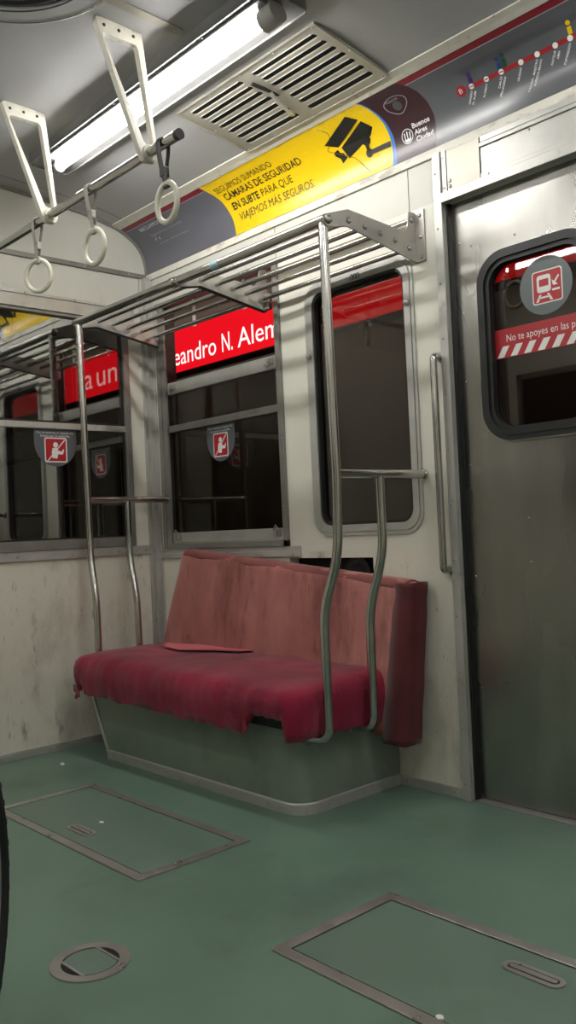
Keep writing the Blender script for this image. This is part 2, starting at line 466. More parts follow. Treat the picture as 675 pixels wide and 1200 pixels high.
# sill strips
t = trim('trim_8', [(.052,1.10,-.010,0,.878,.903),(.052,1.10,-.006,0,.903,.925)], ALU, 'riveted sill strip on the side wall')
screws(t, [(x,-.010,.89) for x in (.12,.35,.6,.85,1.05)], '-y', STEEL2)
t = trim('trim_9', [(0,.012,-1.3,-.052,.905,.95)], ALU, 'riveted sill strip on the end wall')
screws(t, [(.012,-y,.925) for y in (.08,.13,.24,.5,.78,1.05)], '+x', STEEL2)
t = trim('baseboard_right', [(1.60,1.905,-.012,0,0,.036)], ALU)
screws(t, [(1.64,-.012,.02),(1.86,-.012,.02)], '-y', STEEL2)
t = trim('baseboard_back', [(0,.012,-1.6,-.052,0,.036)], ALU)
screws(t, [(.012,-y,.02) for y in (.2,.42,.56,.62,.9,1.2)], '+x', STEEL2)
trim('baseboard_left', [(0,1.9,W,W+.012,0,.036)], ALU)
# end wall header rail over the end window
t = trim('trim_10', [(0,.022,-1.3,-.10,2.10,2.165),(0,.028,-1.3,-.10,2.160,2.175)], ALU, 'header rail over the end window')
screws(t, [(.028,-y,2.168) for y in (.2,.44,.7,1.0)], '+x', STEEL2)
# door surround
t = trim('trim_11', [(1.905,1.940,-.022,0,0,2.335),(1.940,1.962,-.014,0,2.15,2.335),(1.940,XR,-.030,0,2.145,2.180),(3.25,3.285,-.022,0,0,2.15)], ALU, 'riveted post and head of the door surround')
screws(t, [(1.918,-.022,z) for z in [.06+.2*k for k in range(12)]]+[(1.951,-.014,2.2),(1.951,-.014,2.31)], '-y', STEEL2, .0045)
trim('trim_12', [(1.940,1.950,.0,.030,0,2.15)], RUBBER, 'black door seal')
# door head panels
dh = sempty('trim_13', (1.96,0,2.2), 'door header cover')
obj('cover_plate', B((1.964,2.104,-.012,0,2.185,2.33)), varied('scuffed_plate', [(.3,(150,147,136)),(.7,(170,167,156))], (.35,.5), metal=.5, scale=9), dh, bevel=.001)
obj('cover_channel', B((2.108,3.25,-.016,0,2.182,2.20),(2.108,3.25,-.010,0,2.20,2.292),(2.108,3.25,-.018,0,2.292,2.306),(2.108,3.25,-.012,0,2.310,2.33)), ALU, dh, bevel=.001)
screws(dh, [(1.975,-.012,2.2),(1.975,-.012,2.22)], '-y', STEEL2, .007)
screws(dh, [(2.14,-.016,2.19),(2.30,-.010,2.285),(2.5,-.016,2.19)], '-y', STEEL2, .004)
trim('trim_14', [(1.94,3.26,-.012,.06,-.02,.004)], ALU_DULL, 'door threshold strip')

# ------------------------------------------------------------------ windows
# window_1: two-sash side window
w1 = sempty('window_1', (W1[0],0,W1[2]), 'side window with lowered upper sash beside the corner')
bm = bmesh.new()
box(bm, .082,.112,-.016,0,.925,2.19); box(bm, .114,.150,-.012,0,.925,2.19)
box(bm, 1.0,1.03,-.014,.05,.925,2.19); box(bm, .082,1.03,-.014,.04,.925,.952); box(bm, .082,1.03,-.012,.05,2.16,2.19)
obj('frame', bm, ALU_DULL, w1, bevel=.001)
obj('guide_channel', B((.150,.154,.0,.058,.952,2.16),(.992,1.0,.0,.045,.952,2.16)), RUBBER, w1)
obj('sash_rail', B((.155,.992,-.002,.026,1.712,1.772)), ALU, w1, bevel=.002)
obj('sash_rail', B((.155,.995,-.006,.030,1.518,1.552)), ALU_DULL, w1, bevel=.002)
obj('sash_rail', B((.155,.992,-.004,.028,.955,1.006)), ALU, w1, bevel=.002)
obj('pane', B((.155,.996,.010,.014,1.54,1.72)), PANE_SIDE, w1)
obj('pane', B((.155,.996,.016,.020,1.0,1.53)), PANE_SIDE, w1)
def latch(cx, cz, sgn, up, parent):
    """small sash catch: plate, riveted block and sprung finger"""
    bm = B((cx-.022,cx+.022,-.012,-.002,cz-.016,cz+.016),(cx-.010,cx+.012,-.022,-.010,cz-.010,cz+.010))
    z = 1 if up else -1
    tube(bm, [(cx-.018*sgn,-.016,cz+.012*z),(cx+.006*sgn,-.022,cz+.034*z),(cx+.026*sgn,-.02,cz+.012*z)], .003, 6)
    obj('latch', bm, STEEL2, parent)
latch(.205,1.742,1,False,w1); latch(.957,1.748,-1,False,w1); latch(.205,.985,-1,True,w1); latch(.955,.985,1,True,w1)
obj('vertical_bar', B((.385,.402,.004,.012,2.02,2.16)), ALU, w1)
obj('vertical_bar', B((.775,.795,.004,.012,2.02,2.16)), ALU, w1)
screws(w1, [(.097,-.016,z) for z in (1.02,1.2,1.42,1.62,1.82,2.0)]+[(1.018,-.014,z) for z in (1.1,1.4,1.7,1.95)], '-y', STEEL2, .0035)

# window_2: fixed tall window with rounded corners
w2 = sempty('window_2', (1.5,0,1.0), 'tall rounded window with thick aluminium rim')
bm = bmesh.new(); ring_prism(bm, rrect(1.192,1.778,.962,2.022,.085,8), rrect(1.205,1.765,.975,2.009,.075,8), -.001, .007, SIDE)
ring_prism(bm, rrect(1.207,1.763,.977,2.007,.073,8), rrect(1.236,1.734,1.006,1.978,.055,8), -.001, .010, SIDE)
obj('rim', bm, ALU, w2, smooth=True)
bm = bmesh.new(); ring_prism(bm, rrect(1.236,1.734,1.006,1.978,.055,8), rrect(1.246,1.724,1.016,1.968,.047,8), -.05, .004, SIDE)
obj('gasket', bm, RUBBER, w2, smooth=True)
bm = bmesh.new(); ring_prism(bm, rrect(1.246,1.724,1.016,1.968,.047,8), rrect(1.28,1.716,1.024,1.960,.04,8), -.05, -.030, SIDE)
obj('inner_jamb', bm, BLACKP, w2, smooth=True)
obj('pane', B((1.24,1.73,.016,.020,1.01,1.974)), PANE_W2, w2)
for x, z in ((1.214,1.72),(1.752,1.83)):
    bm = bmesh.new(); lathe(bm, [(.012,0),(.012,-.012),(.008,-.018),(.003,-.02)], (x,-.009,z), 'y', 16); obj('rim_knob', bm, STEEL2, w2, smooth=True)
# small printed arch mark above the pane
bm = bmesh.new()
for k in range(3):
    c = 1.475+k*.016
    ring_prism(bm, [(c+.012*math.cos(a), 1.988+.020*math.sin(a)) for a in [PI*j/8 for j in range(9)]]+[(c-.012,1.984),(c+.012,1.984)],
               [(c+.007*math.cos(a), 1.988+.013*math.sin(a)) for a in [PI*j/8 for j in range(9)]]+[(c-.007,1.986),(c+.007,1.986)], .0098, .0104, SIDE)
obj('maker_mark', bm, GHOST, w2)

# window_3: end window
w3 = sempty('window_3', (0,E1[1],E1[2]), 'wide end window above the cream wainscot')
bm = bmesh.new()
box(bm, -.05,.014,-.168,-.136,.95,2.10); box(bm, -.05,.014,-1.125,-1.09,.95,2.10)
box(bm, -.05,.016,-1.125,-.136,.95,.998); box(bm, -.05,.012,-1.125,-.136,2.085,2.11)
obj('frame', bm, ALU_DULL, w3, bevel=.0015)
obj('sash_rail', B((-.02,.008,-1.09,-.168,1.532,1.562)), ALU, w3, bevel=.002)
obj('gasket', B((-.03,-.004,-.180,-.168,.998,2.085),(-.03,-.004,-1.09,-.168,.998,1.006),(-.03,-.002,-1.09,-.168,1.562,1.572)), RUBBER, w3)
obj('pane', B((-.016,-.012,-1.09,-.17,1.55,2.09)), PANE_END, w3)
obj('pane', B((-.010,-.006,-1.09,-.17,.99,1.54)), PANE_END, w3)
screws(w3, [(.014,-.150,z) for z in (1.05,1.25,1.45,1.65,1.85,2.02)], '+x', STEEL2, .0035)

# ------------------------------------------------------------------ sliding door
def leaf(name, x0, x1, wx0, wx1, label):
    d = sempty(name, (x0,.03,0), label)
    y = -.030   # face depth: SIDE w=-.03 puts the leaf behind the wall face
    hx = (wx0+.035, wx1-.035, 1.305, 1.895)
    obj('leaf_skin', B((x0,hx[0],.030,.060,.006,2.16),(hx[1],x1,.030,.060,.006,2.16),(hx[0],hx[1],.030,.060,.006,hx[2]),(hx[0],hx[1],.030,.060,hx[3],2.16)), STEEL, d)
    bm = bmesh.new(); ring_prism(bm, rrect(wx0-.006,wx1+.006,1.264,1.936,.118,10), rrect(wx0+.002,wx1-.002,1.272,1.928,.11,10), -.031, -.020, SIDE)
    obj('window_bead', bm, STEEL2, d, smooth=True)
    bm = bmesh.new()
    o1 = rrect(wx0,wx1,1.27,1.93,.112,10); o2 = rrect(wx0+.016,wx1-.016,1.286,1.914,.10,10); o3 = rrect(wx0+.03,wx1-.03,1.30,1.90,.088,10); o4 = rrect(wx0+.046,wx1-.046,1.316,1.884,.074,10)
    ring_prism(bm, o1, o2, -.031, -.012, SIDE); ring_prism(bm, o2, o3, -.040, -.008, SIDE); ring_prism(bm, o3, o4, -.055, -.017, SIDE)
    obj('window_gasket', bm, RUBBER, d, smooth=True)
    obj('pane', B((wx0+.03,wx1-.03,.044,.048,1.30,1.90)), PANE_DOOR, d)
    return d
d1 = leaf('door_1', 1.951, 2.598, 2.048, 2.50, 'stainless sliding door leaf with rounded window')
d2 = leaf('door_2', 2.602, 3.245, 2.70, 3.15, 'second stainless door leaf')
screws(d1, [(1.972,.030,z) for z in (.4,.8,1.2,1.5,1.75,2.0)]+[(2.02,.030,1.98),(2.2,.030,1.97),(2.03,.030,1.3),(2.2,.030,1.0),(2.2,.030,.85)], '-y', STEEL2, .004)

# ------------------------------------------------------------------ bench
bench = thing('bench_seat', 'crimson velvet bench with faded crooked backrest on a grey-green steel plinth', 'bench', (.95,-.28,0))
# plinth, front-right corner rounded, left end sloping
def plinth_loop(z, inset=0):
    xl = .325-.14*(z/.30)+inset*0; f = -.528+inset; r = .085; xr = 1.60-inset
    pts = [(xl, -.003), (xl, f)]
    for k in range(9):
        a = -PI/2+PI/2*k/8; pts.append((xr-r+r*math.cos(a), f+r+r*math.sin(a)))
    pts.append((xr, -.003)); return pts
bm = bmesh.new(); loops = []
for z in (0, .1, .2, .31): loops.append([bm.verts.new((x, y, z)) for x, y in plinth_loop(z)])
n = len(loops[0])
for a, b in zip(loops, loops[1:]):
    for k in range(n): bm.faces.new((a[k], a[(k+1) % n], b[(k+1) % n], b[k]))
bm.faces.new(loops[0]); bm.faces.new(loops[-1])
obj('plinth', bm, BASEP, bench, smooth=True, auto=30)
# kick strip round the foot of the plinth
def strip_along(pts, z0, z1, th):
    bm = bmesh.new(); P = [Vector((x, y, 0)) for x, y in pts]; rr = []
    for i, p in enumerate(P):
        d = (P[min(i+1, len(P)-1)]-P[max(i-1, 0)]).normalized(); nrm = Vector((d.y, -d.x, 0))
        q = p+nrm*th
        rr.append([bm.verts.new((p.x,p.y,z0)), bm.verts.new((q.x,q.y,z0)), bm.verts.new((q.x,q.y,z1-.004)), bm.verts.new((p.x+nrm.x*th*.5,p.y+nrm.y*th*.5,z1)), bm.verts.new((p.x,p.y,z1))])
    for a, b in zip(rr, rr[1:]):
        for k in range(5): bm.faces.new((a[k], a[(k+1) % 5], b[(k+1) % 5], b[k]))
    bm.faces.new(rr[0]); bm.faces.new(rr[-1]); return bm
lp = plinth_loop(0)
ks = obj('kick_strip', strip_along(lp[1:-1]+[(1.60,-.3),(1.60,-.012)], 0, .040, .008), ALU, bench, smooth=True, auto=30)
ks['label'] = 'riveted bright metal kick strip'
screws(ks, [(x,-.536,.02) for x in (.38,.44,.62,.80,1.02,1.22,1.43,1.50)], '-y', STEEL2, .0045)
screws(ks, [(1.608,-y,.02) for y in (.40,.22,.06)], '+x', STEEL2, .0045)
# bright edge strip on the sloping left corner of the plinth
bm = bmesh.new(); tube(bm, [(.326,-.531,.03),(.19,-.531,.30)], .008, 6, flat=(.004,.011), up=(0,-1,0)); obj('edge_strip', bm, ALU, bench)
# seat board under the cushion
bm = B((.215,1.655,-.585,-.06,.312,.372)); obj('seat_board', bm, BOARD, bench, bevel=.004)
# seat cushion cover: rings from a ragged hem up over the edge to the centre
x0, x1, y0, y1 = .165, 1.665, -.612, -.055
out = []
def edge_pts(x0, x1, y0, y1, r, n=260):
    base = rrect(x0, x1, y0, y1, r, 10); base.append(base[0])
    L = [0]
    for a, b in zip(base, base[1:]): L.append(L[-1]+math.hypot(b[0]-a[0], b[1]-a[1]))
    res = []
    for k in range(n):
        s = L[-1]*k/n; i = next(j for j in range(len(L)-1) if L[j+1] >= s); f = (s-L[i])/(L[i+1]-L[i]+1e-9)
        res.append((base[i][0]+(base[i+1][0]-base[i][0])*f, base[i][1]+(base[i+1][1]-base[i][1])*f))
    return res
NP = 300
outline = edge_pts(x0, x1, y0, y1, .055, NP)
def hem(x, y, k):
    z = .280+.008*noise.noise(Vector((x*5, y*5, 2)))+.006*noise.noise(Vector((x*24, y*24, 5)))
    if y < -.5:                                     # front: hem rises to the left, torn notch near the right corner
        z += .018*max(0, min(1, (1.3-x)/.9))
        if 1.40 < x < 1.615: z = .352+.008*noise.noise(Vector((x*40, 1, 1)))+(.0 if x > 1.46 else -.055*(1.46-x)/.06)
        if .19 < x < .26: z += .04
    if x < x0+.06 and y < -.42: z = .315+.02*noise.noise(Vector((y*60,3,1)))
    return z
def skel(x, y):                                     # point on the cushion's centre line nearest to the rim point
    cx = min(max(x, x0+.26), x1-.26); return cx, (y0+y1)/2
bm = bmesh.new(); rings = []
lev = [(-.020,'h'),(.0,'h'),(.006,.2),(.010,.45),(.008,.68),(-.002,.86),(-.018,.95),(-.040,1.0),(-.075,1.02),(-.115,1.03)]
def top_z(x, y):
    z = .462+.010*math.sin((x-x0)/(x1-x0)*PI)*math.sin((y-y0)/(y1-y0)*PI)
    z += .008*noise.noise(Vector((x*2.3, y*3.1, 0)))+.003*noise.noise(Vector((x*9, y*9, 4)))
    z += .010*math.exp(-((x-.35)/.25)**2)-.010*math.exp(-((x-1.5)/.2)**2-((y+.55)/.2)**2)
    return z
for off, h in lev:
    ring = []
    for k, (x, y) in enumerate(outline):
        sx, sy = skel(x, y); d = Vector((x-sx, y-sy)); dn = d.normalized()
        px, py = x+dn.x*off, y+dn.y*off
        zb = hem(x, y, k); zt = top_z(px, py)-.004
        z = zb if h == 'h' else zb+(zt-zb)*min(h, 1)+(.006*(h-1)/.03 if h > 1 else 0)
        if off > -.03 and h != 'h':
            wob = .006*noise.noise(Vector((x*9, y*9, z*9)))+.003*noise.noise(Vector((x*25, y*25, z*14)))
            px += dn.x*wob; py += dn.y*wob
        ring.append(bm.verts.new((px, py, z)))
    rings.append(ring)
base = [(v.co.x, v.co.y) for v in rings[-1]]
for f in (.2,.4,.6,.8,.95):
    ring = []
    for (x, y) in base:
        sx, sy = skel(x, y); px, py = x+(sx-x)*f, y+(sy-y)*f
        ring.append(bm.verts.new((px, py, top_z(px, py)+.002)))
    rings.append(ring)
for a, b in zip(rings, rings[1:]):
    for k in range(NP): bm.faces.new((a[k], a[(k+1) % NP], b[(k+1) % NP], b[k]))
bm.faces.new(rings[-1]); 
cushion = obj('seat_cushion', bm, VELVET, bench, smooth=True, auto=80)
# torn flaps hanging from the hem
def flap(pts, mat, name='torn_flap', th=.004):
    bm = bmesh.new(); c = [Vector(p) for p in pts]
    a = [bm.verts.new(p) for p in c]; b = [bm.verts.new(p+Vector((.001,th,.001))) for p in c]; n = len(c)
    f = bm.faces.new(a); g = bm.faces.new(b)
    for k in range(n): bm.faces.new((a[k], a[(k+1) % n], b[(k+1) % n], b[k]))
    f.normal_update(); g.normal_update(); bmesh.ops.triangulate(bm, faces=[f, g]); return obj(name, bm, mat, cushion)
flap([(.152,-.60,.325),(.20,-.612,.33),(.225,-.612,.30),(.205,-.60,.275),(.185,-.61,.262),(.17,-.605,.27),(.175,-.60,.29),(.155,-.60,.295)], VELVET)
flap([(.47,-.612,.315),(.62,-.612,.31),(.60,-.606,.292),(.55,-.604,.285),(.50,-.606,.295)], PLUSH_EDGE)
flap([(1.36,-.616,.31),(1.42,-.618,.34),(1.43,-.618,.30),(1.40,-.612,.278),(1.37,-.614,.283)], VELVET)
# loose pink patch lying on the seat
bm = bmesh.new(); pp = [(.40,-.24),(.55,-.17),(.74,-.11),(.93,-.14),(.90,-.20),(.75,-.24),(.62,-.33),(.48,-.31)]
def pz(x, y, o): return top_z(x, y)+.012+o
a = [bm.verts.new((x, y, pz(x, y, 0))) for x, y in pp]; b = [bm.verts.new((x, y, pz(x, y, .004))) for x, y in pp]
for k in range(len(pp)): bm.faces.new((a[k], a[(k+1) % 8], b[(k+1) % 8], b[k]))
fa = bm.faces.new(a); fb = bm.faces.new(b); bmesh.ops.triangulate(bm, faces=[fa, fb])
pt = obj('seat_patch', bm, PATCH, cushion); pt['label'] = 'loose pink fabric patch on the crimson seat'
# crooked backrest: rounded slab warped to its four front corners
TL, TR, BR, BL = Vector((.335,-.095,.925)), Vector((1.775,-.105,.790)), Vector((1.765,-.175,.200)), Vector((.175,-.165,.36))
bm = bmesh.new(); r = .035
bmesh.ops.create_cube(bm, size=2)
bmesh.ops.subdivide_edges(bm, edges=bm.edges[:], cuts=39, use_grid_fill=True)
hx, hy, hz = .75, .042, .29
bl = {}
for v in bm.verts:
    p = Vector((v.co.x*hx, v.co.y*hy, v.co.z*hz))
    q = Vector((max(-hx+r, min(hx-r, p.x)), max(-hy+r, min(hy-r, p.y)), max(-hz+r, min(hz-r, p.z)))); d = p-q
    if d.length > 1e-6: p = q+d.normalized()*r
    u = (p.x+hx)/(2*hx); w = (p.z+hz)/(2*hz); t = (p.y+hy)/(2*hy)
    cr = (1-u)*((1-w)*BL+w*TL)+u*((1-w)*BR+w*TR)
    cr.x += -.012*math.sin(w*PI)*(1-u)*2*0
    y = cr.y+t*.085
    if t < .5:
        y += .006*noise.noise(Vector((cr.x*5, 1, cr.z*3)))+.004*noise.noise(Vector((cr.x*14, 7, cr.z*5)))-.010*math.sin(PI*u)*math.sin(PI*w)
    if u > .93 : cr.x += .006*noise.noise(Vector((1, y*12, cr.z*8)))
    v.co = (cr.x, min(y, -.006), cr.z+(.008*noise.noise(Vector((cr.x*8, y*9, 3))) if w < .1 else 0))
backr = obj('backrest', bm, VELVET_OLD, bench, smooth=True, auto=80)
bm = bmesh.new(); pa = TL+Vector((.03,.0415,-.026)); pb = TR+Vector((-.02,.0415,-.026))
wp = [pa.lerp(pb, k/30)+Vector((0,.002*noise.noise(Vector((k*.9,1,1))),.003*noise.noise(Vector((k*.7,5,1))))) for k in range(31)]
tube(bm, wp, .03, 14, flat=(.0275,.0445)); wo = obj('top_welt', bm, varied('rose_brown_welt', [(.3,(112,62,60)),(.7,(138,84,80))], (.8,.95), scale=4, bump=.35, bscale=220, sheen=.2, spec=.2), backr, smooth=True, auto=80); wo['label'] = 'darker worn top edge of the backrest'
# darker side and top welts of the backrest cover
bm = bmesh.new()
# side cover folded over the right end and hanging
pts = [TR+Vector((.010,.046,-.008)), BR+Vector((.010,.046,.0))]
n1 = 24; rr = []
for k in range(n1+1):
    t = k/n1; c = pts[0].lerp(pts[1], t); wv = .006*noise.noise(Vector((t*7, 2, 2))); hw = .047+.004*noise.noise(Vector((t*5, 9, 1)))
    c.x += wv
    zz = .02*noise.noise(Vector((3,3,k))) if k == n1 else 0
    rr.append([bm.verts.new((c.x-.075-.02*t+.015*noise.noise(Vector((t*6,4,4))), c.y-hw-.002, c.z+zz)), bm.verts.new((c.x-.004, c.y-hw-.003, c.z+zz*.5)), bm.verts.new((c.x+.004, c.y-hw+.006, c.z)), bm.verts.new((c.x+.006, c.y, c.z)), bm.verts.new((c.x+.003, min(c.y+hw-.006,-.004), c.z+zz)),
               bm.verts.new((c.x-.05, min(c.y+hw-.008,-.005), c.z+zz))])
for a, b in zip(rr, rr[1:]):
    for k in range(5): bm.faces.new((a[k], a[k+1], b[k+1], b[k]))
so = obj('side_cover', bm, PLUSH_EDGE, backr, smooth=True, auto=70)
sm = so.modifiers.new('thick', 'SOLIDIFY'); sm.thickness = .004; sm.offset = 1
so['label'] = 'darker maroon cloth over the right end of the backrest'

# ------------------------------------------------------------------ partition poles at both ends of the bench
def rail_set(sx, label, group):
    """sx=+1 right end, -1 left end; mirrored about the bench centre x=.954"""
    X = lambda x: .954+sx*(x-.954)
    t = thing('grab_rail', label, 'grab rail', (X(1.71),-.47,.27), group)
    R = .0165
    bm = bmesh.new()
    tube(bm, fillet([(X(1.784),-.478,2.03),(X(1.784),-.468,1.15),(X(1.776),-.47,.90),(X(1.712),-.485,.72),(X(1.708),-.485,.275),(X(1.60),-.485,.268)], .07, 8), R, 16)
    obj('tall_pole', bm, CHROME, t, smooth=True)
    bm = bmesh.new()
    tube(bm, fillet([(X(1.784),-.25,1.18),(X(1.784),-.25,.90),(X(1.716),-.26,.70),(X(1.710),-.26,.275),(X(1.60),-.26,.268)], .07, 8), R, 16)
    obj('short_pole', bm, CHROME, t, smooth=True)
    bm = bmesh.new(); tube(bm, [(X(1.784),-.462,1.18),(X(1.784),-.012,1.18)], R, 16); lathe(bm, [(.021,-.012),(.021,-.004),(.021,0)], (X(1.784),0,1.18), 'y', 20)
    obj('cross_bar', bm, CHROME, t, smooth=True)
    for y in (-.485,-.26):
        bm = bmesh.new(); lathe(bm, [(.026,0),(.026,.006*sx),(.018,.012*sx)], (X(1.60),y,.268), 'x', 20); obj('foot_flange', bm, ALU_DULL, t, smooth=True)
    return t
rail_set(1, 'chrome grab rails at the right end of the bench, nearest the door', 'grab rails at the bench ends')
rail_set(-1, 'chrome grab rails at the left end of the bench, by the corner', 'grab rails at the bench ends')

# ------------------------------------------------------------------ luggage rack
rack = thing('luggage_rack', 'chrome tube luggage rack on the side wall above the bench', 'luggage rack', (.954,0,2.03))
bm = bmesh.new(); tube(bm, [(.09,-.478,2.035),(1.80,-.478,2.035)], .0185, 18); obj('front_tube', bm, CHROME, rack, smooth=True)
RODS = [(-.37,2.052),(-.287,2.047),(-.205,2.040),(-.125,2.032),(-.047,2.016),(-.026,2.125)]
for y, z in RODS:
    bm = bmesh.new(); tube(bm, [(.125,y,z),(1.802,y,z)], .0105, 12); obj('rod', bm, CHROME, rack, smooth=True)
plate = [(-.493,2.020),(-.470,2.010),(-.375,2.030),(-.020,1.972),(0,1.972),(0,2.155),(-.040,2.155),(-.052,2.095),(-.075,2.075),(-.370,2.092),(-.485,2.052),(-.497,2.038)]
def bracket(x, d, flange, mat):
    bm = bmesh.new(); prism(bm, plate, x, x+d, lambda u, v, w: (w, u, v))
    box(bm, min(x, x+flange), max(x, x+flange), -.007, 0, 1.968, 2.160)
    p = obj('end_bracket', bm, mat, rack, bevel=.0012)
    return p
rb_ = bracket(1.798, .006, .048, STEEL2); bracket(.108, -.006, -.03, ALU)
screws(rb_, [(1.804,y,z) for y, z in RODS], '+x', STEEL2, .011, 'bolt_head')
screws(rb_, [(1.804,-.472,2.036)], '+x', STEEL2, .017, 'bolt_head')
screws(rb_, [(1.828,-.007,z) for z in (2.14,2.06,1.985)], '-y', STEEL2, .008, 'bolt_head')
# middle support: flat dark strap curving down to a wall block
bm = bmesh.new(); tube(bm, [(.952,-.47,2.006),(.952,-.375,2.024),(.952,-.02,1.966)], .01, 8, flat=(.004,.013))
obj('middle_strap', bm, STRAPD, rack, smooth=True)
bm = bmesh.new(); prism(bm, plate, .948, .953, lambda u, v, w: (w, u, v)); obj('middle_bracket', bm, ALU, rack)
bm = bmesh.new(); tube(bm, [(.108,-.47,2.006),(.108,-.375,2.024),(.108,-.02,1.966)], .01, 8, flat=(.004,.013)); obj('lower_strap', bm, STRAPD, rack, smooth=True)
obj('wall_block', B((.935,.985,-.022,0,1.975,2.045)), STEEL2, rack, bevel=.003)
bm = bmesh.new(); tube(bm, [(.905,-.478,2.035),(.925,-.478,2.035)], .023, 18); obj('tube_collar', bm, CHROME, rack, smooth=True)
bm = bmesh.new(); tube(bm, [(1.18,-.478,2.035),(1.225,-.478,2.035)], .0192, 18); q = obj('tape_band', bm, plain('pale_blue_tape', (140,165,172), .5), rack, smooth=True); q['label'] = 'pale blue tape wrapped on the front tube'

# ------------------------------------------------------------------ door handrail
hr = thing('wall_handrail', 'vertical chrome grab handle on the wall beside the steel door', 'handle', (1.905,0,1.2))
bm = bmesh.new(); tube(bm, fillet([(1.893,-.012,1.60),(1.893,-.052,1.60),(1.893,-.052,.825),(1.893,-.012,.825)], .022, 6), .0135, 14); obj('bar', bm, CHROME, hr, smooth=True)
for z in (1.60,.825):
    bm = bmesh.new(); lathe(bm, [(.02,0),(.02,-.010),(.014,-.018)], (1.893,0,z), 'y', 18); obj('end_boss', bm, STEEL2, hr, smooth=True)

# ------------------------------------------------------------------ ceiling fittings
def lamp(x0, x1, yc, label, grp, m=1, tm=None):
    z0 = 2.626; t = thing('ceiling_lamp', label, 'ceiling lamp', ((x0+x1)/2, yc, z0), grp); w = .095
    mpz = lambda u, v, q: (u, yc+v, z0-q)
    top = lambda v: ceil_z(yc+v)+.004
    xa, xb = x0-.13, x1+.03
    # tray: face plate with raised rim and tall sides up to the ceiling
    bm = bmesh.new(); o1 = rrect(xa, xb, -w, w, .02, 5)
    prism(bm, o1, -.003, .0, mpz)
    ring_prism(bm, o1, rrect(xa+.004, xb-.004, -w+.004, w-.004, .018, 5), -.045, .007, mpz)
    obj('housing', bm, PLATEM, t)
    bm = bmesh.new(); prism(bm, [(xa+.10,-m*.050-.022),(xb-.05,-m*.050-.022),(xb-.05,-m*.050+.022),(xa+.10,-m*.050+.022)], 0, .008, mpz)
    obj('ballast_cover', bm, PLATEM, t, bevel=.003)
    ty = -.012*m; tz = .034
    bm = bmesh.new(); tube(bm, [mpz(x0+.0, ty, tz), mpz(x1-.06, ty, tz)], .018, 20); obj('lamp_tube', bm, tm or TUBE, t, smooth=True)
    bm = bmesh.new(); tube(bm, [mpz(x0-.022, ty, tz), mpz(x0+.0, ty, tz)], .024, 20); box(bm, x0-.022, x0-.006, yc+ty-.018, yc+ty+.018, z0-tz, z0); obj('lamp_socket', bm, GREYP, t, smooth=True)
    bm = bmesh.new(); tube(bm, [mpz(x1-.062, ty, tz), mpz(x1-.050, ty, tz), mpz(x1-.012, ty, tz-.002), mpz(x1, ty, tz-.004)], .036, 24)
    box(bm, x1-.05, x1-.004, yc+ty-.026, yc+ty+.026, z0-tz, z0); obj('lamp_socket', bm, GREYP, t, smooth=True)
    screws(t, [mpz(x, -.075*m, 0) for x in (x0+.1, x0+.55, x1-.3)], '-z', STEEL2, .006)
    return t
lamp(.50, 1.90, -.737, 'lit white fluorescent ceiling lamp over the bench, above the hanging rings', 'fluorescent ceiling lamps')
G = 'fluorescent ceiling lamps outside the view'
lamp(2.75, 4.15, -.737, 'lit fluorescent ceiling lamp over the car door', G)
lamp(.50, 1.90, W+.737, 'lit fluorescent ceiling lamp over the opposite seats', G, -1, TUBE2)
lamp(2.75, 4.15, W+.737, 'lit fluorescent ceiling lamp over the opposite door', G, -1, TUBE2)
lamp(4.6, 5.9, -.737, 'lit fluorescent ceiling lamp at the far rear of the car', G, 1, TUBE2)

# vent grille with 14 slots
vx0, vx1, vy0, vy1 = 1.095, 1.872, -.565, -.197
vent = thing('ceiling_vent', 'slotted metal ventilation grille in the ceiling beside the lit lamp', 'vent', (1.48,-.38,ceil_z(-.38)))
vmap = lambda u, v, w: (u, v, ceil_z(v)-w)
slots = []
for k in range(7):
    yc = -.518+k*.0455
    slots += [(1.145,1.452,yc-.0135,yc+.0135),(1.512,1.835,yc-.0135,yc+.0135)]
xs = sorted({vx0+.012, vx1-.012, 1.145, 1.452, 1.512, 1.835})
bm = bmesh.new()
cells = []
# plate made of bars around the slots
ys = [vy0]+[v for k in range(7) for v in (-.518+k*.0455-.0135, -.518+k*.0455+.0135)]+[vy1]
for i in range(0, len(ys), 2): cells.append((vx0, vx1, ys[i], ys[i+1]))
for i in range(1, len(ys)-1, 2):
    for a, b in ((vx0,1.145),(1.452,1.512),(1.835,vx1)): cells.append((a, b, ys[i], ys[i+1]))
for a, b, c, d in cells:
    vs = [bm.verts.new(vmap(u, v, w)) for u in (a, b) for v in (c, d) for w in (.002, .008)]
    for f in ((0,1,3,2),(4,6,7,5),(0,4,5,1),(2,3,7,6),(0,2,6,4),(1,5,7,3)): bm.faces.new([vs[i] for i in f])
# rounded ends of the slots
for a, b, c, d in slots:
    m = (c+d)/2; r = (d-c)/2
    for cx, sg in ((a, 1), (b, -1)):
        for top in (1, -1):
            arc = [(cx+sg*(r-r*math.cos(q)), m+top*r*math.sin(q)) for q in [PI/2*j/4 for j in range(5)]]
            prism(bm, [(cx, m+top*r)]+arc, .002, .008, vmap)
obj('grille_plate', bm, VENTM, vent)
bm = bmesh.new(); ring_prism(bm, rrect(vx0,vx1,vy0,vy1,.02), rrect(vx0+.005,vx1-.005,vy0+.005,vy1-.005,.016), .007, .011, vmap); obj('plate_edge', bm, VENTM, vent)
bm = bmesh.new(); prism(bm, [(vx0+.02,vy0+.02),(vx1-.02,vy0+.02),(vx1-.02,-.38),(vx0+.02,-.38)], .0005, .0012, vmap); prism(bm, [(vx0+.02,-.38),(vx1-.02,-.38),(vx1-.02,vy1-.015),(vx0+.02,vy1-.015)], .0005, .0012, vmap); obj('duct', bm, DARK, vent)
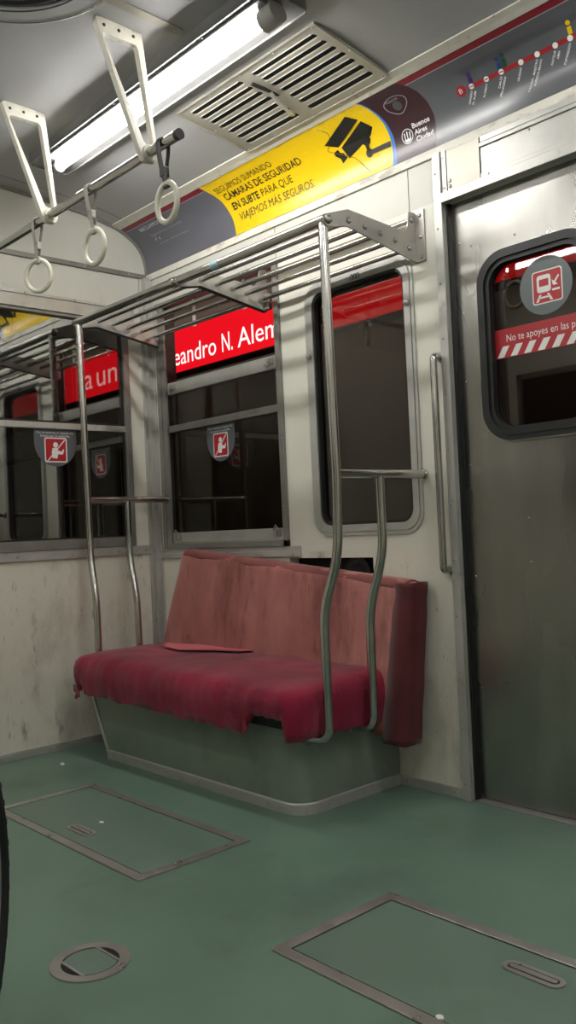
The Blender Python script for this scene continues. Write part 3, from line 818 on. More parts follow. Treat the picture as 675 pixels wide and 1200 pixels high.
# bright lower lips of the slots
for a, b, c, d in slots:
    bm = bmesh.new(); tube(bm, [vmap(a+.01, c-.001, .009), vmap(b-.01, c-.001, .009)], .0016, 6); obj('slot_lip', bm, ALU, vent)
obj('latch_slot', B((1.474,1.486,-.50,-.26,ceil_z(-.4)-.012,ceil_z(-.4)-.004)), DARK, vent)
bm = bmesh.new(); tube(bm, [(1.48,-.41,2.618),(1.472,-.37,2.596),(1.452,-.285,2.588)], .006, 8, flat=(.003,.009)); lathe(bm, [(.012,-.004),(.012,.004)], (1.45,-.275,2.587), 'z', 14)
obj('latch_lever', bm, STEEL2, vent)
screws(vent, [vmap(u, v, .008) for u, v in ((vx0+.02,vy0+.012),(1.30,vy0+.012),(1.48,vy0+.012),(1.66,vy0+.012),(vx1-.02,vy0+.012),(vx0+.02,vy1-.012),(1.28,vy1-.012),(1.5,vy1-.012),(1.7,vy1-.012),(vx1-.02,vy1-.012),(vx0+.015,-.38),(vx1-.015,-.38))], '-z', STEEL2, .005)

# round ceiling fan: only its rim shows
fan = thing('ceiling_fan', 'round recessed ceiling fan with a thin chrome rim', 'fan', (1.56,-1.50,2.67))
fc = (1.56,-1.50)
bm = bmesh.new(); closed_tube(bm, [(fc[0]+.365*math.cos(a), fc[1]+.365*math.sin(a), 2.662) for a in [2*PI*k/72 for k in range(72)]], .005, 8); obj('rim', bm, CHROME, fan, smooth=True)
bm = bmesh.new(); ring_prism(bm, circle2(*fc, .363, 72), circle2(*fc, .29, 72), 0, 0.008, lambda u, v, w: (u, v, 2.667-w)); obj('collar', bm, CEIL, fan, smooth=True)
bm = bmesh.new()
prism(bm, circle2(*fc, .288, 48), 2.664, 2.666, FLOORM); obj('fan_well', bm, DARK, fan)
for k in range(8):
    r = .28-.03*k
    bm = bmesh.new(); closed_tube(bm, [(fc[0]+r*math.cos(a), fc[1]+r*math.sin(a), 2.645) for a in [2*PI*j/60 for j in range(60)]], .0028, 6); obj('guard_wire', bm, STRAPD, fan, smooth=True)
for k in range(4):
    a = k*PI/2+.3; bm = bmesh.new()
    pl = [(.05,-.03),(.24,-.06),(.265,.0),(.22,.05),(.05,.03)]
    prism(bm, [(fc[0]+x*math.cos(a)-y*math.sin(a), fc[1]+x*math.sin(a)+y*math.cos(a)) for x, y in pl], 2.652, 2.656, FLOORM); obj('blade', bm, GREYP, fan)
bm = bmesh.new(); lathe(bm, [(.05,0),(.055,-.02),(.03,-.03)], (fc[0],fc[1],2.662), 'z', 24); obj('hub', bm, GREYP, fan, smooth=True)
bm = bmesh.new(); lathe(bm, [(.022,0),(.022,-.006),(.01,-.010)], (1.515,-1.165,2.668), 'z', 20); tag(obj('round_ceiling_cap', bm, ALU_DULL, smooth=True), 'small round metal cap on the ceiling just beyond the fan rim', 'cap')

# ceiling joint strip and seams
bm = bmesh.new(); mp = lambda u, v, w: (u, v, ceil_z(v)-w)
pl = [(1.515,-1.30),(1.552,-1.30),(1.552,-1.06),(1.552,-.86)]+[(1.5335+.0185*math.cos(a), -.86+.0185*math.sin(a)) for a in [PI*k/8 for k in range(1, 8)]]+[(1.515,-.86),(1.515,-1.06)]
prism(bm, pl, 0, .004, mp); t = struct(obj('trim_15', bm, VENTM), 'rounded ceiling joint strip'); screws(t, [mp(1.534,-.875,.004)], '-z', STEEL2, .005)
bm = bmesh.new()
for a, b in zip(CEILP, CEILP[1:]):
    prism(bm, [(.105,b[0]),(.113,b[0]),(.113,a[0]),(.105,a[0])], 0, .0012, mp)
struct(obj('trim_16', bm, ALU_DULL), 'ceiling panel seam')

# ------------------------------------------------------------------ strap rail with hangers and rings
BY, BZ = -.95, 2.255
rail = thing('strap_rail', 'horizontal chrome ceiling rail carrying the hanging rings', 'grab rail', (.9,BY,BZ))
bm = bmesh.new(); tube(bm, [(.015,BY,BZ),(1.628,BY,BZ),(1.634,BY,BZ)], .0165, 18); obj('bar', bm, CHROME, rail, smooth=True)
bm = bmesh.new(); tube(bm, [(1.622,BY,BZ),(1.640,BY,BZ)], .0175, 18); obj('end_cap', bm, BLACKP, rail, smooth=True)
bm = bmesh.new(); lathe(bm, [(.032,0),(.032,.006),(.02,.012)], (0,BY,BZ), 'x', 20); obj('wall_flange', bm, ALU, rail, smooth=True)
def resample(pts, n):
    P = [Vector((p[0], p[1], 0)) for p in pts]; P.append(P[0]); L = [0]
    for a, b in zip(P, P[1:]): L.append(L[-1]+(b-a).length)
    out = []
    for k in range(n):
        q = L[-1]*k/n; i = next(j for j in range(len(L)-1) if L[j+1] >= q); f = (q-L[i])/(L[i+1]-L[i]+1e-9)
        v = P[i].lerp(P[i+1], f); out.append((v.x, v.y))
    return out
def round_poly(corners, r):
    """corners: closed list of (u, v), each filleted"""
    n = len(corners); out = []
    for i in range(n):
        a, b, c = (Vector((*corners[(i+k) % n], 0)) for k in (-1, 0, 1))
        rr = r[i]; d1, d2 = (a-b).normalized(), (c-b).normalized(); p1, p2 = b+d1*rr, b+d2*rr
        for k in range(7):
            t = k/6; v = (1-t)**2*p1+2*t*(1-t)*b+t*t*p2; out.append((v.x, v.y))
    return out
def hanger(x, label):
    h = thing('rail_hanger', label, 'bracket', (x,BY,2.66), 'cream triangular hangers of the strap rail')
    ya, yb = -1.118, -.940; zt = ceil_z(-1.03)+.002
    mpx = lambda u, v, w: (x+.030*(zt-v)/.40+w, u, v)
    mid = (ya+yb)/2
    # start both loops at the middle of the top edge so that they pair up
    oc = [(mid+.001,zt),(yb,zt),(BY+.034,BZ-.006),(BY+.020,BZ-.030),(BY-.020,BZ-.030),(BY-.036,BZ-.004),(ya,zt),(mid-.001,zt)]
    ic = [(mid+.001,zt-.052),(yb-.022,zt-.052),(BY+.018,BZ+.036),(BY+.008,BZ+.026),(BY-.008,BZ+.026),(BY-.019,BZ+.036),(ya+.024,zt-.052),(mid-.001,zt-.052)]
    # pair the loops section by section (leg, foot, leg, top)
    def sect(c, rs):
        P = []; n = len(c)
        r = round_poly(c, rs); return r
    ro = sect(oc, [.0005,.012,.012,.012,.012,.012,.020,.0005]); ri = sect(ic, [.0005,.018,.006,.005,.005,.006,.018,.0005])
    bm = bmesh.new(); ring_prism(bm, ro, ri, -.012, .012, mpx); obj('frame', bm, BRKT, h, bevel=.003)
    bm = bmesh.new(); prism(bm, rrect(ya+.016,yb-.014,zt-.046,zt-.010,.006,3), .010, .0125, mpx); obj('top_plate', bm, BRKT, h)
    bm = bmesh.new(); tube(bm, [mpx(BY, BZ, -.018), mpx(BY, BZ, .018)], .026, 20); obj('bar_clamp', bm, BRKT, h, smooth=True)
    screws(h, [(x+.0145,y,zt-.026) for y in (-1.085,-1.03,-.975)], '+x', RUBBER, .006)
hanger(1.425, 'cream triangular hanger bolted to the ceiling beside the round fan')
hanger(.735, 'cream triangular hanger bolted to the ceiling at the left edge, nearer the end wall')
def strap(x, zr, tilt, mat, label, yaw=0, sway=0):
    """strap loop over the rail with the ring hanging in it"""
    t = thing('hanging_ring', label, 'grab ring', (x,BY,BZ), 'white grab rings on the ceiling rail')
    bm = bmesh.new(); R1 = .0205; top = BZ; rx = x+sway
    zc = zr+.058
    pts = [(rx,BY+.003,zc-.002),(x+(rx-x)*.7,BY+.006,zc+.030),(x,BY+.010,BZ-.075),(x,BY+.018,BZ-.03)]
    pts += [(x,BY+R1*math.cos(a),BZ+R1*math.sin(a)) for a in [PI*k/10 for k in range(11)]]
    pts += [(x,BY-.018,BZ-.03),(x,BY-.010,BZ-.075),(x+(rx-x)*.7,BY-.006,zc+.030),(rx,BY-.003,zc-.002)]
    tube(bm, pts, .01, 8, flat=(.0022,.0125), up=(0,1,0)); st = obj('strap', bm, mat, t, smooth=True)
    bm = B((x-.014,x+.014,BY-.010,BY+.010,BZ-.105,BZ-.075)); obj('buckle', bm, STRAPD if mat is STRAPD else STRAPG, st, bevel=.003)
    bm = bmesh.new(); c = Vector((rx,BY,zr)); cy, sy = math.cos(yaw), math.sin(yaw)
    bm2 = [(c.x+.055*math.cos(a)*cy, c.y+.055*math.cos(a)*sy, c.z+.062*math.sin(a)) for a in [2*PI*k/48 for k in range(48)]]
    closed_tube(bm, bm2, .0092, 12, up=(-sy,cy,0)); rg = obj('ring', bm, RINGP, t, smooth=True)
    # shoulder where the strap grips the ring
    bm = B((rx-.014,rx+.014,BY-.007,BY+.007,zc-.012,zc+.018)); obj('ring_grip', bm, mat, rg, bevel=.004)
strap(.665, 2.048, 0, STRAPG, 'white grab ring nearest the end wall, leftmost of the three', .55, -.004)
strap(1.085, 2.045, 0, STRAPG, 'white grab ring in the middle of the three on the rail', .15, .012)
strap(1.545, 2.063, 0, STRAPD, 'white grab ring on a dark strap beside the rail end', 0.0, .010)

# ------------------------------------------------------------------ posters on the cove
CM = lambda off: (lambda u, v: cove(u, v, off))
def cove_poly(bm, ul, ur, s0, s1, off, n=22, th=.0006):
    """patch between boundary functions ul(s), ur(s)"""
    rows = []
    for k in range(n+1):
        s = s0+(s1-s0)*k/n
        rows.append([bm.verts.new(cove(ul(s), s, off)), bm.verts.new(cove(ur(s), s, off)), bm.verts.new(cove(ur(s), s, off-th)), bm.verts.new(cove(ul(s), s, off-th))])
    for a, b in zip(rows, rows[1:]):
        for k in range(4): bm.faces.new((a[k], a[(k+1) % 4], b[(k+1) % 4], b[k]))
    bm.faces.new(rows[0]); bm.faces.new(rows[-1]); return bm
def interp(tab):
    tab = sorted(tab)
    def f(s):
        if s <= tab[0][0]: return tab[0][1]
        for (a, x), (b, y) in zip(tab, tab[1:]):
            if s <= b:
                t = (s-a)/(b-a); t = t*t*(3-2*t)*.3+t*.7; return x+(y-x)*t
        return tab[-1][1]
    return f
def cove_shape(bm, pts, off, th=.0006, sub=None):
    a = [bm.verts.new(cove(u, s, off)) for u, s in pts]; f = bm.faces.new(a); f.normal_update()
    bmesh.ops.triangulate(bm, faces=[f]); return bm
yl = interp([(.01,.758),(.08,.752),(.132,.741),(.175,.732),(.213,.719),(.25,.703),(.30,.680)])
bl_ = interp([(.01,1.708),(.04,1.714),(.111,1.718),(.16,1.716),(.202,1.708),(.24,1.697),(.272,1.682),(.30,1.655)])
br_ = interp([(.01,1.727),(.035,1.731),(.107,1.733),(.16,1.727),(.202,1.717),(.24,1.703),(.272,1.687),(.30,1.665)])
mr_ = interp([(.01,1.914),(.061,1.922),(.113,1.928),(.16,1.925),(.212,1.912),(.25,1.893),(.271,1.876),(.30,1.84)])
con = lambda v: (lambda s: v)
S0, S1 = .008, .298
# left information poster
ip = thing('information_poster', 'grey information poster on the cove beside the corner, left of the yellow one', 'poster', (.35,-.05,2.4))
obj('sheet', cove_poly(bmesh.new(), con(.03), yl, S0, S1, .0012), GREYAD, ip, smooth=True)
obj('red_stripe', cove_poly(bmesh.new(), con(.03), yl, .262, .287, .0020), REDSTRIPE, ip, smooth=True)
obj('white_line', cove_poly(bmesh.new(), con(.03), yl, .257, .2605, .0020), GREYTXT, ip, smooth=True)
text('heading_text', 'RECLAMOS', NAMETXT, ip, CM(.0024), .12, .222, .17, .020)
text('small_text', 'Sugerencias y consultas', GREYTXT, ip, CM(.0024), .155, .175, .26, .014)
text('small_text', 'f  t', WHITE, ip, CM(.0024), .170, .148, .04, .016)
text('small_text', 'metrovias - atencion al pasajero', GREYTXT, ip, CM(.0024), .185, .124, .25, .008)
# yellow security poster
sp = thing('security_poster', 'yellow and maroon security camera poster curving over the cove', 'poster', (1.25,-.05,2.4))
obj('sheet', cove_poly(bmesh.new(), yl, bl_, S0, S1, .0014), YELLOW, sp, smooth=True)
obj('blue_band', cove_poly(bmesh.new(), bl_, br_, S0, S1, .0014), BLUE, sp, smooth=True)
obj('maroon_panel', cove_poly(bmesh.new(), br_, mr_, S0, S1, .0014), MAROON, sp, smooth=True)
text('headline_text', 'SEGUIMOS SUMANDO', BLACKPR, sp, CM(.0024), .742, .217, .385, .030)
text('headline_text', 'CÁMARAS DE SEGURIDAD', BLACKPR, sp, CM(.0024), .765, .170, .505, .033, bold=.012)
text('headline_text', 'EN SUBTE', BLACKPR, sp, CM(.0024), .782, .118, .182, .033, bold=.022)
text('headline_text', 'PARA QUE', BLACKPR, sp, CM(.0024), .982, .118, .200, .033)
text('headline_text', 'VIAJEMOS MÁS SEGUROS.', BLACKPR, sp, CM(.0024), .802, .063, .490, .034)
bm = bmesh.new()
cove_shape(bm, [(1.418,.192),(1.589,.262),(1.627,.226),(1.474,.162)], .0024)
cove_shape(bm, [(1.487,.156),(1.634,.216),(1.664,.175),(1.640,.150),(1.504,.106)], .0024)
cove_shape(bm, [(1.440,.150),(1.466,.155),(1.470,.141),(1.486,.134),(1.496,.112),(1.466,.098),(1.462,.118),(1.442,.135)], .0024)
cove_shape(bm, circle2(1.609,.142,.022,18), .0025); cove_shape(bm, circle2(1.606,.092,.017,18), .0025)
cove_shape(bm, [(1.596,.140),(1.616,.140),(1.613,.09),(1.600,.09)], .0026)
cove_shape(bm, [(1.605,.083),(1.712,.080),(1.716,.100),(1.605,.101)], .0026)
obj('camera_picture', bm, BLACKPR, sp)
# wrinkle lines in the poster
bm = bmesh.new(); tube(bm, [cove(1.44+.03*math.sin(k*.5), .27-.013*k, .0025) for k in range(9)]+[cove(1.53+.01*k, .10-.012*k, .0025) for k in range(8)], .0012, 5); obj('crease', bm, plain('crease', (120,100,20), .5), sp)
def ring_on_cove(pts_o, pts_i, off, name, mat, parent):
    bm = bmesh.new(); a = [bm.verts.new(cove(u, s, off)) for u, s in pts_o]; b = [bm.verts.new(cove(u, s, off)) for u, s in pts_i]; n = len(a)
    for k in range(n): bm.faces.new((a[k], a[(k+1) % n], b[(k+1) % n], b[k]))
    return obj(name, bm, mat, parent)
def shield(sc):
    P = [(0,.034),(.030,.028),(.050,.012),(.046,-.012),(.022,-.034),(0,-.042),(-.022,-.034),(-.046,-.012),(-.050,.012),(-.030,.028)]
    c = (1.806,.212); out = []
    n = len(P)
    for i in range(n):
        p0, p1, p2, p3 = P[i-1], P[i], P[(i+1) % n], P[(i+2) % n]
        for j in range(4):
            t = j/4
            out.append(tuple(c[q]+sc*.5*((2*p1[q])+(-p0[q]+p2[q])*t+(2*p0[q]-5*p1[q]+4*p2[q]-p3[q])*t*t+(-p0[q]+3*p1[q]-3*p2[q]+p3[q])*t**3) for q in (0,1)))
    return out
shl = ring_on_cove(shield(1.0), shield(.93), .0024, 'shield_outline', GREYTXT, sp)
text('shield_text', 'POLICIA', GREYTXT, shl, CM(.0024), 1.772, .226, .055, .010)
bm = bmesh.new(); cove_shape(bm, circle2(1.808,.204,.019,18), .0022); obj('shield_emblem', bm, GHOST, shl)
seal = ring_on_cove(circle2(1.795,.088,.0265,32), circle2(1.795,.088,.0235,32), .0024, 'round_seal', WHITE, sp)
bm = bmesh.new()
for k in range(3): cove_shape(bm, [(1.781+.012*k,.104-.004*abs(k-1)),(1.787+.012*k,.106-.004*abs(k-1)),(1.785+.012*k,.074+.003*abs(k-1)),(1.782+.012*k,.074+.003*abs(k-1))], .0024)
cove_shape(bm, [(1.778,.078),(1.812,.078),(1.803,.068),(1.787,.068)], .0024)
obj('seal_emblem', bm, WHITE, seal)
text('city_text', 'Buenos', WHITE, sp, CM(.0024), 1.826, .105, .080, .018, bold=.02)
text('city_text', 'Aires', WHITE, sp, CM(.0024), 1.829, .080, .058, .018, bold=.02)
text('city_text', 'Ciudad', WHITE, sp, CM(.0024), 1.832, .055, .078, .018, bold=.02)
# line map poster
lm = thing('line_map_poster', 'grey line map poster with red route over the steel door', 'poster', (2.6,-.05,2.4))
obj('sheet', cove_poly(bmesh.new(), mr_, con(5.9), S0, S1, .0010), GREYMAP, lm, smooth=True)
obj('red_stripe', cove_poly(bmesh.new(), mr_, con(5.9), .262, .290, .0018), REDSTRIPE, lm, smooth=True)
obj('white_line', cove_poly(bmesh.new(), mr_, con(5.9), .257, .2605, .0018), GREYTXT, lm, smooth=True)
obj('route_line', cove_poly(bmesh.new(), con(2.09), con(3.6), .1405, .1555, .0018), RED, lm, smooth=True)
bm = bmesh.new(); cove_shape(bm, circle2(2.063,.149,.019,28), .0020); rb = obj('route_badge', bm, RED, lm)
text('badge_text', 'B', WHITE, rb, CM(.0048), 2.063, .141, .013, .017, center=True)
bm = bmesh.new()
ST = [(2.106,'LEANDRO N. ALEM','LEANDRO\nN. ALEM'),(2.167,'','FLORIDA'),(2.226,'','CARLOS\nPELLEGRINI'),(2.302,'','URUGUAY'),(2.362,'','CALLAO - MAESTRO\nALFREDO BRAVO'),(2.427,'','PASTEUR\nAMIA'),(2.479,'','PUEYRREDON'),
      (2.545,'','CARLOS GARDEL'),(2.61,'','MEDRANO')]
for i, (x, _, nm) in enumerate(ST):
    bm = bmesh.new(); cove_shape(bm, circle2(x,.148,.0095,20), .0024); dot = obj('station_dot', bm, WHITE, lm)
    if i < 3: 
        bm = bmesh.new(); cove_shape(bm, [(x-.008,.1465),(x+.008,.1465),(x+.008,.1495),(x-.008,.1495)], .0028); obj('dot_bar', bm, BLACKPR, dot)
    lines = nm.split('\n')
    for j, ln in enumerate(lines):
        text('station_name', ln, NAMETXT, lm, CM(.0022), x-.002+.013*j, .132-.006*j, len(ln)*.0062, .0078, rot=math.radians(58), right=True, bold=.01)
for x, mt, s in ((2.106,PURPLE,.178),(2.222,NAVY,.180),(2.243,GREENP,.186),(2.482,YELLOW,.182)):
    bm = bmesh.new(); cove_shape(bm, [(x-.004,.158),(x+.010,.158),(x+.013,s),(x-.001,s)], .0022); cove_shape(bm, circle2(x+.008,s+.012,.008,16), .0022); obj('transfer_mark', bm, mt, lm)
bm = bmesh.new()
for k in range(46):
    x = 2.075+k*.0125; h = .020+.012*random.random()
    cove_shape(bm, [(x,.196),(x+.004,.196),(x+.004-h*.3,.196+h),(x-h*.3,.196+h)], .0018)
g = obj('faint_text_rows', bm, GHOST, lm); g['kind'] = 'stuff'

# ------------------------------------------------------------------ stickers
def pict_no_lean(sq, cu, cv, s, mp, parent, off):
    m = lambda w: (lambda u, v, q: mp(u, v, q+w))
    bm = bmesh.new(); prism(bm, rrect(cu-s, cu+s, cv-s*1.02, cv+s*1.02, s*.18, 4), off, off+.0004, mp); obj('white_border', bm, WHITE, parent)
    i = s*.9
    bm = bmesh.new(); prism(bm, rrect(cu-i, cu+i, cv-i*1.02, cv+i*1.02, s*.14, 4), off+.0004, off+.0008, mp); sq = obj('red_square', bm, STICKRED, parent)
    bm = bmesh.new(); q = off+.0008
    f = lambda pts: prism(bm, [(cu+a*s, cv+b*s) for a, b in pts], q, q+.0004, mp)
    prism(bm, circle2(cu-.02*s, cv+.42*s, .22*s, 16), q, q+.0004, mp)
    f([(-.30,.16),(.10,.20),(.20,-.05),(.52,-.12),(.66,.10),(.74,.02),(.60,-.36),(.18,-.34),(.10,-.70),(-.34,-.66),(-.38,-.2)])
    obj('figure', bm, WHITE, sq)
    bm = bmesh.new(); prism(bm, [(cu-.80*s,cv-.88*s),(cu-.70*s,cv-.88*s),(cu+.84*s,cv+.80*s),(cu+.76*s,cv+.86*s)], q+.0005, q+.0009, mp); obj('diagonal_bar', bm, WHITE, sq)
def warn_sticker(cu, top, w, h, mp, loc, label, off):
    t = thing('warning_sticker', label, 'sticker', loc, 'no leaning out stickers on the window panes')
    r = w/2; n = 20
    poly = [(cu-r, top),(cu-r, top-h+r)]+[(cu-r*math.cos(a), top-h+r-r*math.sin(a)) for a in [PI*k/n for k in range(1, n)]]+[(cu+r, top-h+r),(cu+r, top)]
    bm = bmesh.new(); prism(bm, poly, off, off+.0006, mp); obj('backing', bm, STICK, t)
    tm = lambda u, v: mp(u, v, off+.0010)
    text('notice_text', 'No te asomes ni saques los', WHITE, t, tm, cu, top-.020, w*.88, w*.050, center=True)
    text('notice_text', 'brazos por la ventanilla.', WHITE, t, tm, cu, top-.036, w*.70, w*.050, center=True)
    pict_no_lean(None, cu, top-h*.555, w*.265, mp, t, off+.0008)
warn_sticker(-.556, 1.530, .222, .178, lambda u, v, w: (-.006+w, u, v), (-.006,-.556,1.35), 'grey rounded warning sticker on the end window, left of the corner', 0)
warn_sticker(.552, 1.517, .214, .178, lambda u, v, w: (u, .016-w, v), (.552,.016,1.34), 'grey rounded warning sticker on the side window above the bench', 0)
# door stickers
DM = lambda u, v, w: (u, .044-w, v)
t = thing('round_sticker', 'round grey door sticker with a red square train pictogram', 'sticker', (2.298,.044,1.77))
bm = bmesh.new(); prism(bm, circle2(2.300,1.775,.098,40), 0, .0006, DM); obj('backing', bm, plain('clear_grey_sticker', (92,100,100), .35), t)
s = .056; cu, cv = 2.306, 1.770
bm = bmesh.new(); prism(bm, rrect(cu-s,cu+s,cv-s,cv+s,.010,4), .0006, .0010, DM); obj('white_border', bm, WHITE, t)
bm = bmesh.new(); prism(bm, rrect(cu-s+.004,cu+s-.004,cv-s+.004,cv+s-.004,.008,4), .0010, .0014, DM); sq = obj('red_square', bm, STICKRED, t)
bm = bmesh.new(); ring_prism(bm, rrect(cu-.038,cu+.014,cv-.018,cv+.040,.010,4), rrect(cu-.030,cu+.006,cv+.002,cv+.026,.004,4), .0014, .0018, DM)
prism(bm, [(cu-.030,cv-.024),(cu-.022,cv-.024),(cu-.034,cv-.048),(cu-.044,cv-.048)], .0014, .0018, DM); prism(bm, [(cu-.002,cv-.024),(cu+.006,cv-.024),(cu+.020,cv-.048),(cu+.010,cv-.048)], .0014, .0018, DM)
prism(bm, [(cu-.034,cv-.038),(cu+.010,cv-.038),(cu+.010,cv-.032),(cu-.034,cv-.032)], .0014, .0018, DM)
prism(bm, [(cu+.018,cv-.020),(cu+.046,cv-.020),(cu+.046,cv-.013),(cu+.018,cv-.013)], .0014, .0018, DM)
prism(bm, [(cu+.046,cv+.026),(cu+.042,cv+.030),(cu+.024,cv+.008),(cu+.028,cv+.004)], .0014, .0018, DM); prism(bm, [(cu+.018,cv+.018),(cu+.022,cv-.002),(cu+.040,cv-.002)], .0018, .0020, DM)
obj('train_figure', bm, WHITE, sq)
t = thing('door_banner', 'red and white striped warning banner across the door glass', 'sticker', (2.3,.044,1.6))
bm = bmesh.new(); prism(bm, [(2.086,1.560),(2.462,1.560),(2.462,1.660),(2.086,1.660)], 0, .0006, DM); obj('band', bm, plain('banner_red', (166,28,38), .35), t)
text('banner_text', 'No te apoyes en las puertas', WHITE, t, lambda u, v: DM(u, v, .0010), 2.140, 1.614, .335, .025)
for k in range(7):
    a = 2.100+k*.053; bm = bmesh.new(); prism(bm, [(a,1.562),(a+.026,1.562),(a+.050,1.600),(a+.024,1.600)], .0006, .0010, DM); obj('white_stripe', bm, WHITE, t)

# ------------------------------------------------------------------ floor hatches
def hatch(x0, x1, y0, y1, hx, hy, label, handle_label):
    t = thing('floor_hatch', label, 'hatch', ((x0+x1)/2,(y0+y1)/2,0), 'metal-framed floor hatches')
    f = .033
    bm = bmesh.new(); ring_prism(bm, rrect(x0,x1,y0,y1,.004,2), rrect(x0+f,x1-f,y0+f,y1-f,.003,2), 0, .0050, FLOORM); obj('frame', bm, STEEL2, t, bevel=.001)
    bm = bmesh.new(); ring_prism(bm, rrect(x0+f,x1-f,y0+f,y1-f,.003,2), rrect(x0+f+.005,x1-f-.005,y0+f+.005,y1-f-.005,.003,2), 0, .0012, FLOORM); obj('joint', bm, DARK, t)
    obj('lid', B((x0+f+.005,x1-f-.005,y0+f+.005,y1-f-.005,0,.003)), FLOOR2, t)
    bm = bmesh.new(); L, Wd = .075, .024
    o1 = rrect(hx-L,hx+L,hy-Wd,hy+Wd,Wd,8); o2 = rrect(hx-L+.012,hx+L-.012,hy-Wd+.012,hy+Wd-.012,Wd-.012,8)
    ring_prism(bm, o1, o2, .003, .0065, FLOORM); h = obj('latch_plate', bm, STEEL2, t, smooth=True)
    bm = bmesh.new(); prism(bm, o2, .003, .0034, FLOORM); obj('latch_recess', bm, DARK, h)
    bm = bmesh.new(); prism(bm, rrect(hx-L+.016,hx+L-.016,hy-.0075,hy+.0075,.007,5), .0034, .0075, FLOORM); obj('latch_bar', bm, STEEL2, h, bevel=.001)
    return t
hatch(.640, 1.634, -1.212, -.788, 1.112, -1.105, 'floor hatch with steel frame in front of the bench', '')
hatch(2.227, 3.225, -1.222, -.792, 2.742, -.911, 'floor hatch with steel frame at the lower right, before the door', '')
t = thing('round_floor_plate', 'round steel ring plate in the green floor, lower left', 'hatch', (1.953,-1.548,0))
c = (1.953,-1.548)
bm = bmesh.new(); ring_prism(bm, circle2(*c,.094,56), circle2(*c,.068,56), 0, .004, FLOORM); obj('ring', bm, STEEL2, t, smooth=True)
bm = bmesh.new(); prism(bm, circle2(*c,.068,48), 0, .0012, FLOORM); obj('well', bm, DARK, t)
bm = bmesh.new(); r_ = .064; h_ = .045; A = math.asin(h_/r_)
rot = lambda x, y: (c[0]+x*math.cos(.04)-y*math.sin(.04), c[1]+x*math.sin(.04)+y*math.cos(.04))
pts = [(r_*math.cos(a), r_*math.sin(a)) for a in [-A+2*A*k/12 for k in range(13)]]+[(r_*math.cos(a), r_*math.sin(a)) for a in [PI-A+2*A*k/12 for k in range(13)]]
pts = [rot(x, y) for x, y in pts]
prism(bm, pts, .001, .0032, FLOORM); obj('lid', bm, FLOOR2, t)
for sg in (1, -1):
    bm = bmesh.new(); a0, b0 = rot(-.043*1, sg*0), None
    q = [rot(-.050, sg*.0445), rot(-.046, sg*.0515), rot(.046, sg*.0515), rot(.050, sg*.0445)]
    prism(bm, q, .001, .0045, FLOORM); obj('finger_bar', bm, STEEL2, t)
# paper scraps on the floor
for x, y, lab in ((1.095,-1.017,'tiny white paper scrap on the hatch lid before the bench'),(.254,-.723,'tiny white paper scrap on the green floor by the end wall'),(2.694,-1.182,'tiny white paper scrap beside the frame of the lower right hatch')):
    bm = bmesh.new(); prism(bm, [(x+.010*math.cos(a)*(.5+random.random()), y+.008*math.sin(a)*(.5+random.random())) for a in [2*PI*k/7 for k in range(7)]], .0032 if x > .5 and x < 2 else .0002, .0065, FLOORM)
    tag(obj('paper_scrap', bm, plain('paper', (225,225,220), .7)), lab, 'litter', 'paper scraps on the floor')

# ------------------------------------------------------------------ wheel at the left edge
wc = Vector((2.270,-1.986,.335)); ax = Vector((.62,.78,0)).normalized(); e1 = Vector((-ax.y, ax.x, 0)); e2 = Vector((0,0,1))
wh = thing('bicycle_wheel', 'black knobbly bicycle wheel standing at the left edge', 'wheel', (wc.x,wc.y,0))
def wpt(a, r, o=0): return wc+e1*r*math.cos(a)+e2*r*math.sin(a)+ax*o
WR = .31
bm = bmesh.new(); closed_tube(bm, [wpt(2*PI*k/64, WR) for k in range(64)], .022, 12, up=ax)
for k in range(90):
    a = 2*PI*k/90
    for o_ in (-.012, .004):
        p = wpt(a, WR+.020, o_+(.004 if k % 2 else 0)); t1 = e1*-math.sin(a)+e2*math.cos(a); rd = e1*math.cos(a)+e2*math.sin(a)
        vs = [bm.verts.new(p+t1*i*.006+ax*j*.006+rd*k2) for i in (-1,1) for j in (-.6,1.4) for k2 in (-.003,.005)]
        for f in ((0,1,3,2),(4,6,7,5),(0,4,5,1),(2,3,7,6),(0,2,6,4),(1,5,7,3)): bm.faces.new([vs[i] for i in f])
obj('tyre', bm, TYRE, wh)
bm = bmesh.new(); closed_tube(bm, [wpt(2*PI*k/64, WR-.022) for k in range(64)], .01, 8, up=ax, flat=(.011,.007)); obj('rim', bm, ALU_DULL, wh, smooth=True)
bm = bmesh.new(); tube(bm, [wc-ax*.04, wc+ax*.04], .018, 14); obj('hub', bm, STEEL2, wh, smooth=True)
for k in range(28):
    bm = bmesh.new(); a = 2*PI*k/28; s_ = 1 if k % 2 else -1
    tube(bm, [wpt(a+.5*(1 if k % 4 < 2 else -1), .016, .03*s_), wpt(a, WR-.025)], .0012, 5); obj('spoke', bm, STEEL2, wh)

# ------------------------------------------------------------------ outside: platform, lit station sign, neighbouring car
sg = thing('station_sign', 'long backlit red station sign with white lettering outside the windows', 'sign', (-.2,.52,2.1))
sf = obj('sign_face', B((-1.74,2.9,.50,.505,1.975,2.245)), SIGNRED, sg)
obj('sign_case', B((-1.75,2.91,.505,.60,1.965,2.255)), BLACKP, sg)
SM = lambda u, v: (u, .4985, v)
text('sign_text', 'Leandro', SIGNWHITE, sf, SM, -.548, 2.016, .483, .108)
text('sign_text', 'N.', SIGNWHITE, sf, SM, -.010, 2.016, .095, .108)
text('sign_text', 'Alem', SIGNWHITE, sf, SM, .130, 2.016, .345, .108)
text('sign_text', 'a', SIGNWHITE, sf, SM, -1.56, 2.030, .11, .15)
text('sign_text', 'un', SIGNWHITE, sf, SM, -1.395, 2.030, .265, .15)
struct(obj('wall_platform', B((-4,6,1.6,1.7,-1,3.2)), PLATF))
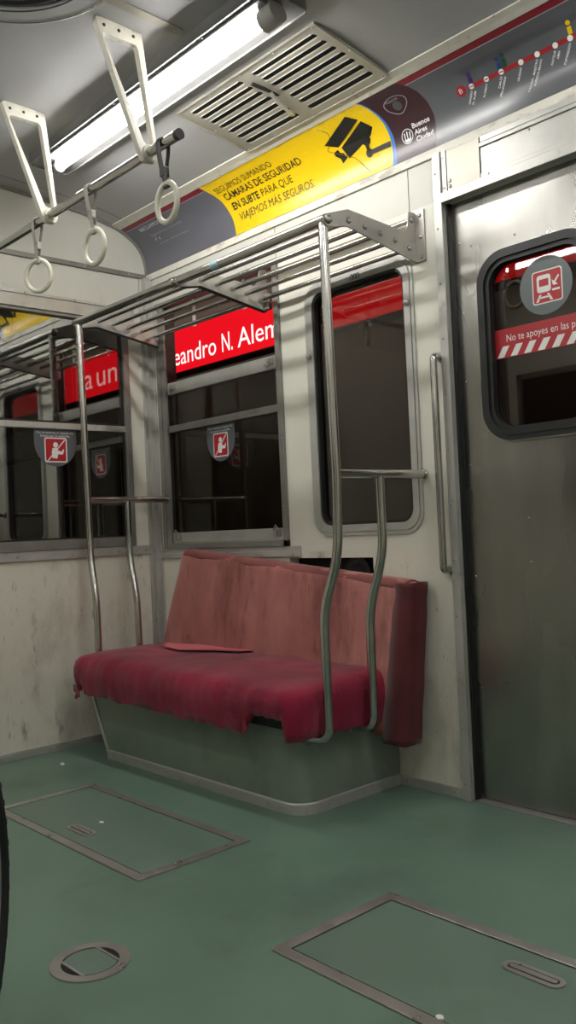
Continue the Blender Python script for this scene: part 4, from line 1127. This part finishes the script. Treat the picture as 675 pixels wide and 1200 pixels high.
struct(obj('floor_platform', B((-4,6,.35,1.6,-.1,-.05)), PLATF))
struct(obj('ceiling_platform', B((-4,6,.35,1.6,2.9,3.0)), PLATF))
pl = thing('platform_fill_light', 'added dim fill light under the platform ceiling outside the car', 'ceiling lamp', (1,1.2,2.88))  # unseen source, added to lift the dark platform wall behind the panes
obj('tube', B((-3,5,1.15,1.19,2.82,2.845)), emit('platform_fill_glow', (255,232,208), 16), pl)  # glowing strip of the added fill
obj('housing', B((-3,5,1.10,1.24,2.845,2.895)), BLACKP, pl)  # black backing above the added strip
# neighbouring carriage seen through the end window
nc = sempty('wall_neighbour', (-.9,0,0), 'side wall of the neighbouring carriage')
obj('panel', B((-3.6,-1.95,0,.05,0,2.4),(-.24,-.12,0,.05,0,2.4),(-1.95,-.24,0,.05,0,.95),(-1.95,-.24,0,.05,2.15,2.4)), PLATF, nc)
obj('sash_rail', B((-1.95,-.24,-.01,.03,1.715,1.775)), NEXTCAR, nc)
obj('sash_rail', B((-1.95,-.24,-.01,.03,1.515,1.54)), ALU_DULL, nc)
obj('mullion', B((-.80,-.77,-.01,.03,.95,2.15)), ALU_DULL, nc)

# ------------------------------------------------------------------ camera, world, view
cd = bpy.data.cameras.new('camera'); cam = bpy.data.objects.new('camera', cd); COL.objects.link(cam)
cd.sensor_fit = 'HORIZONTAL'; cd.sensor_width = 36; cd.lens = 1017.3/675*36; cd.clip_start = .02
yaw, pit, rol = (math.radians(v) for v in (137.51250856, 1.11391075, 2.61860866))
f = Vector((math.cos(pit)*math.cos(yaw), math.cos(pit)*math.sin(yaw), math.sin(pit)))
r = f.cross(Vector((0,0,1))).normalized(); d = f.cross(r)
r2 = r*math.cos(rol)+d*math.sin(rol); d2 = -r*math.sin(rol)+d*math.cos(rol)
M = Matrix((r2, -d2, -f)).transposed().to_4x4(); M.translation = Vector((3.824,-2.565,1.0))
cam.matrix_world = M
scn.camera = cam
wd = bpy.data.worlds.new('world'); scn.world = wd; wd.use_nodes = True
wd.node_tree.nodes['Background'].inputs[0].default_value = (.012,.011,.010,1); wd.node_tree.nodes['Background'].inputs[1].default_value = 1
scn.view_settings.view_transform = 'Standard'; scn.view_settings.look = 'None'; scn.view_settings.gamma = 1
scn.view_settings.use_curve_mapping = False; scn.view_settings.exposure = .5
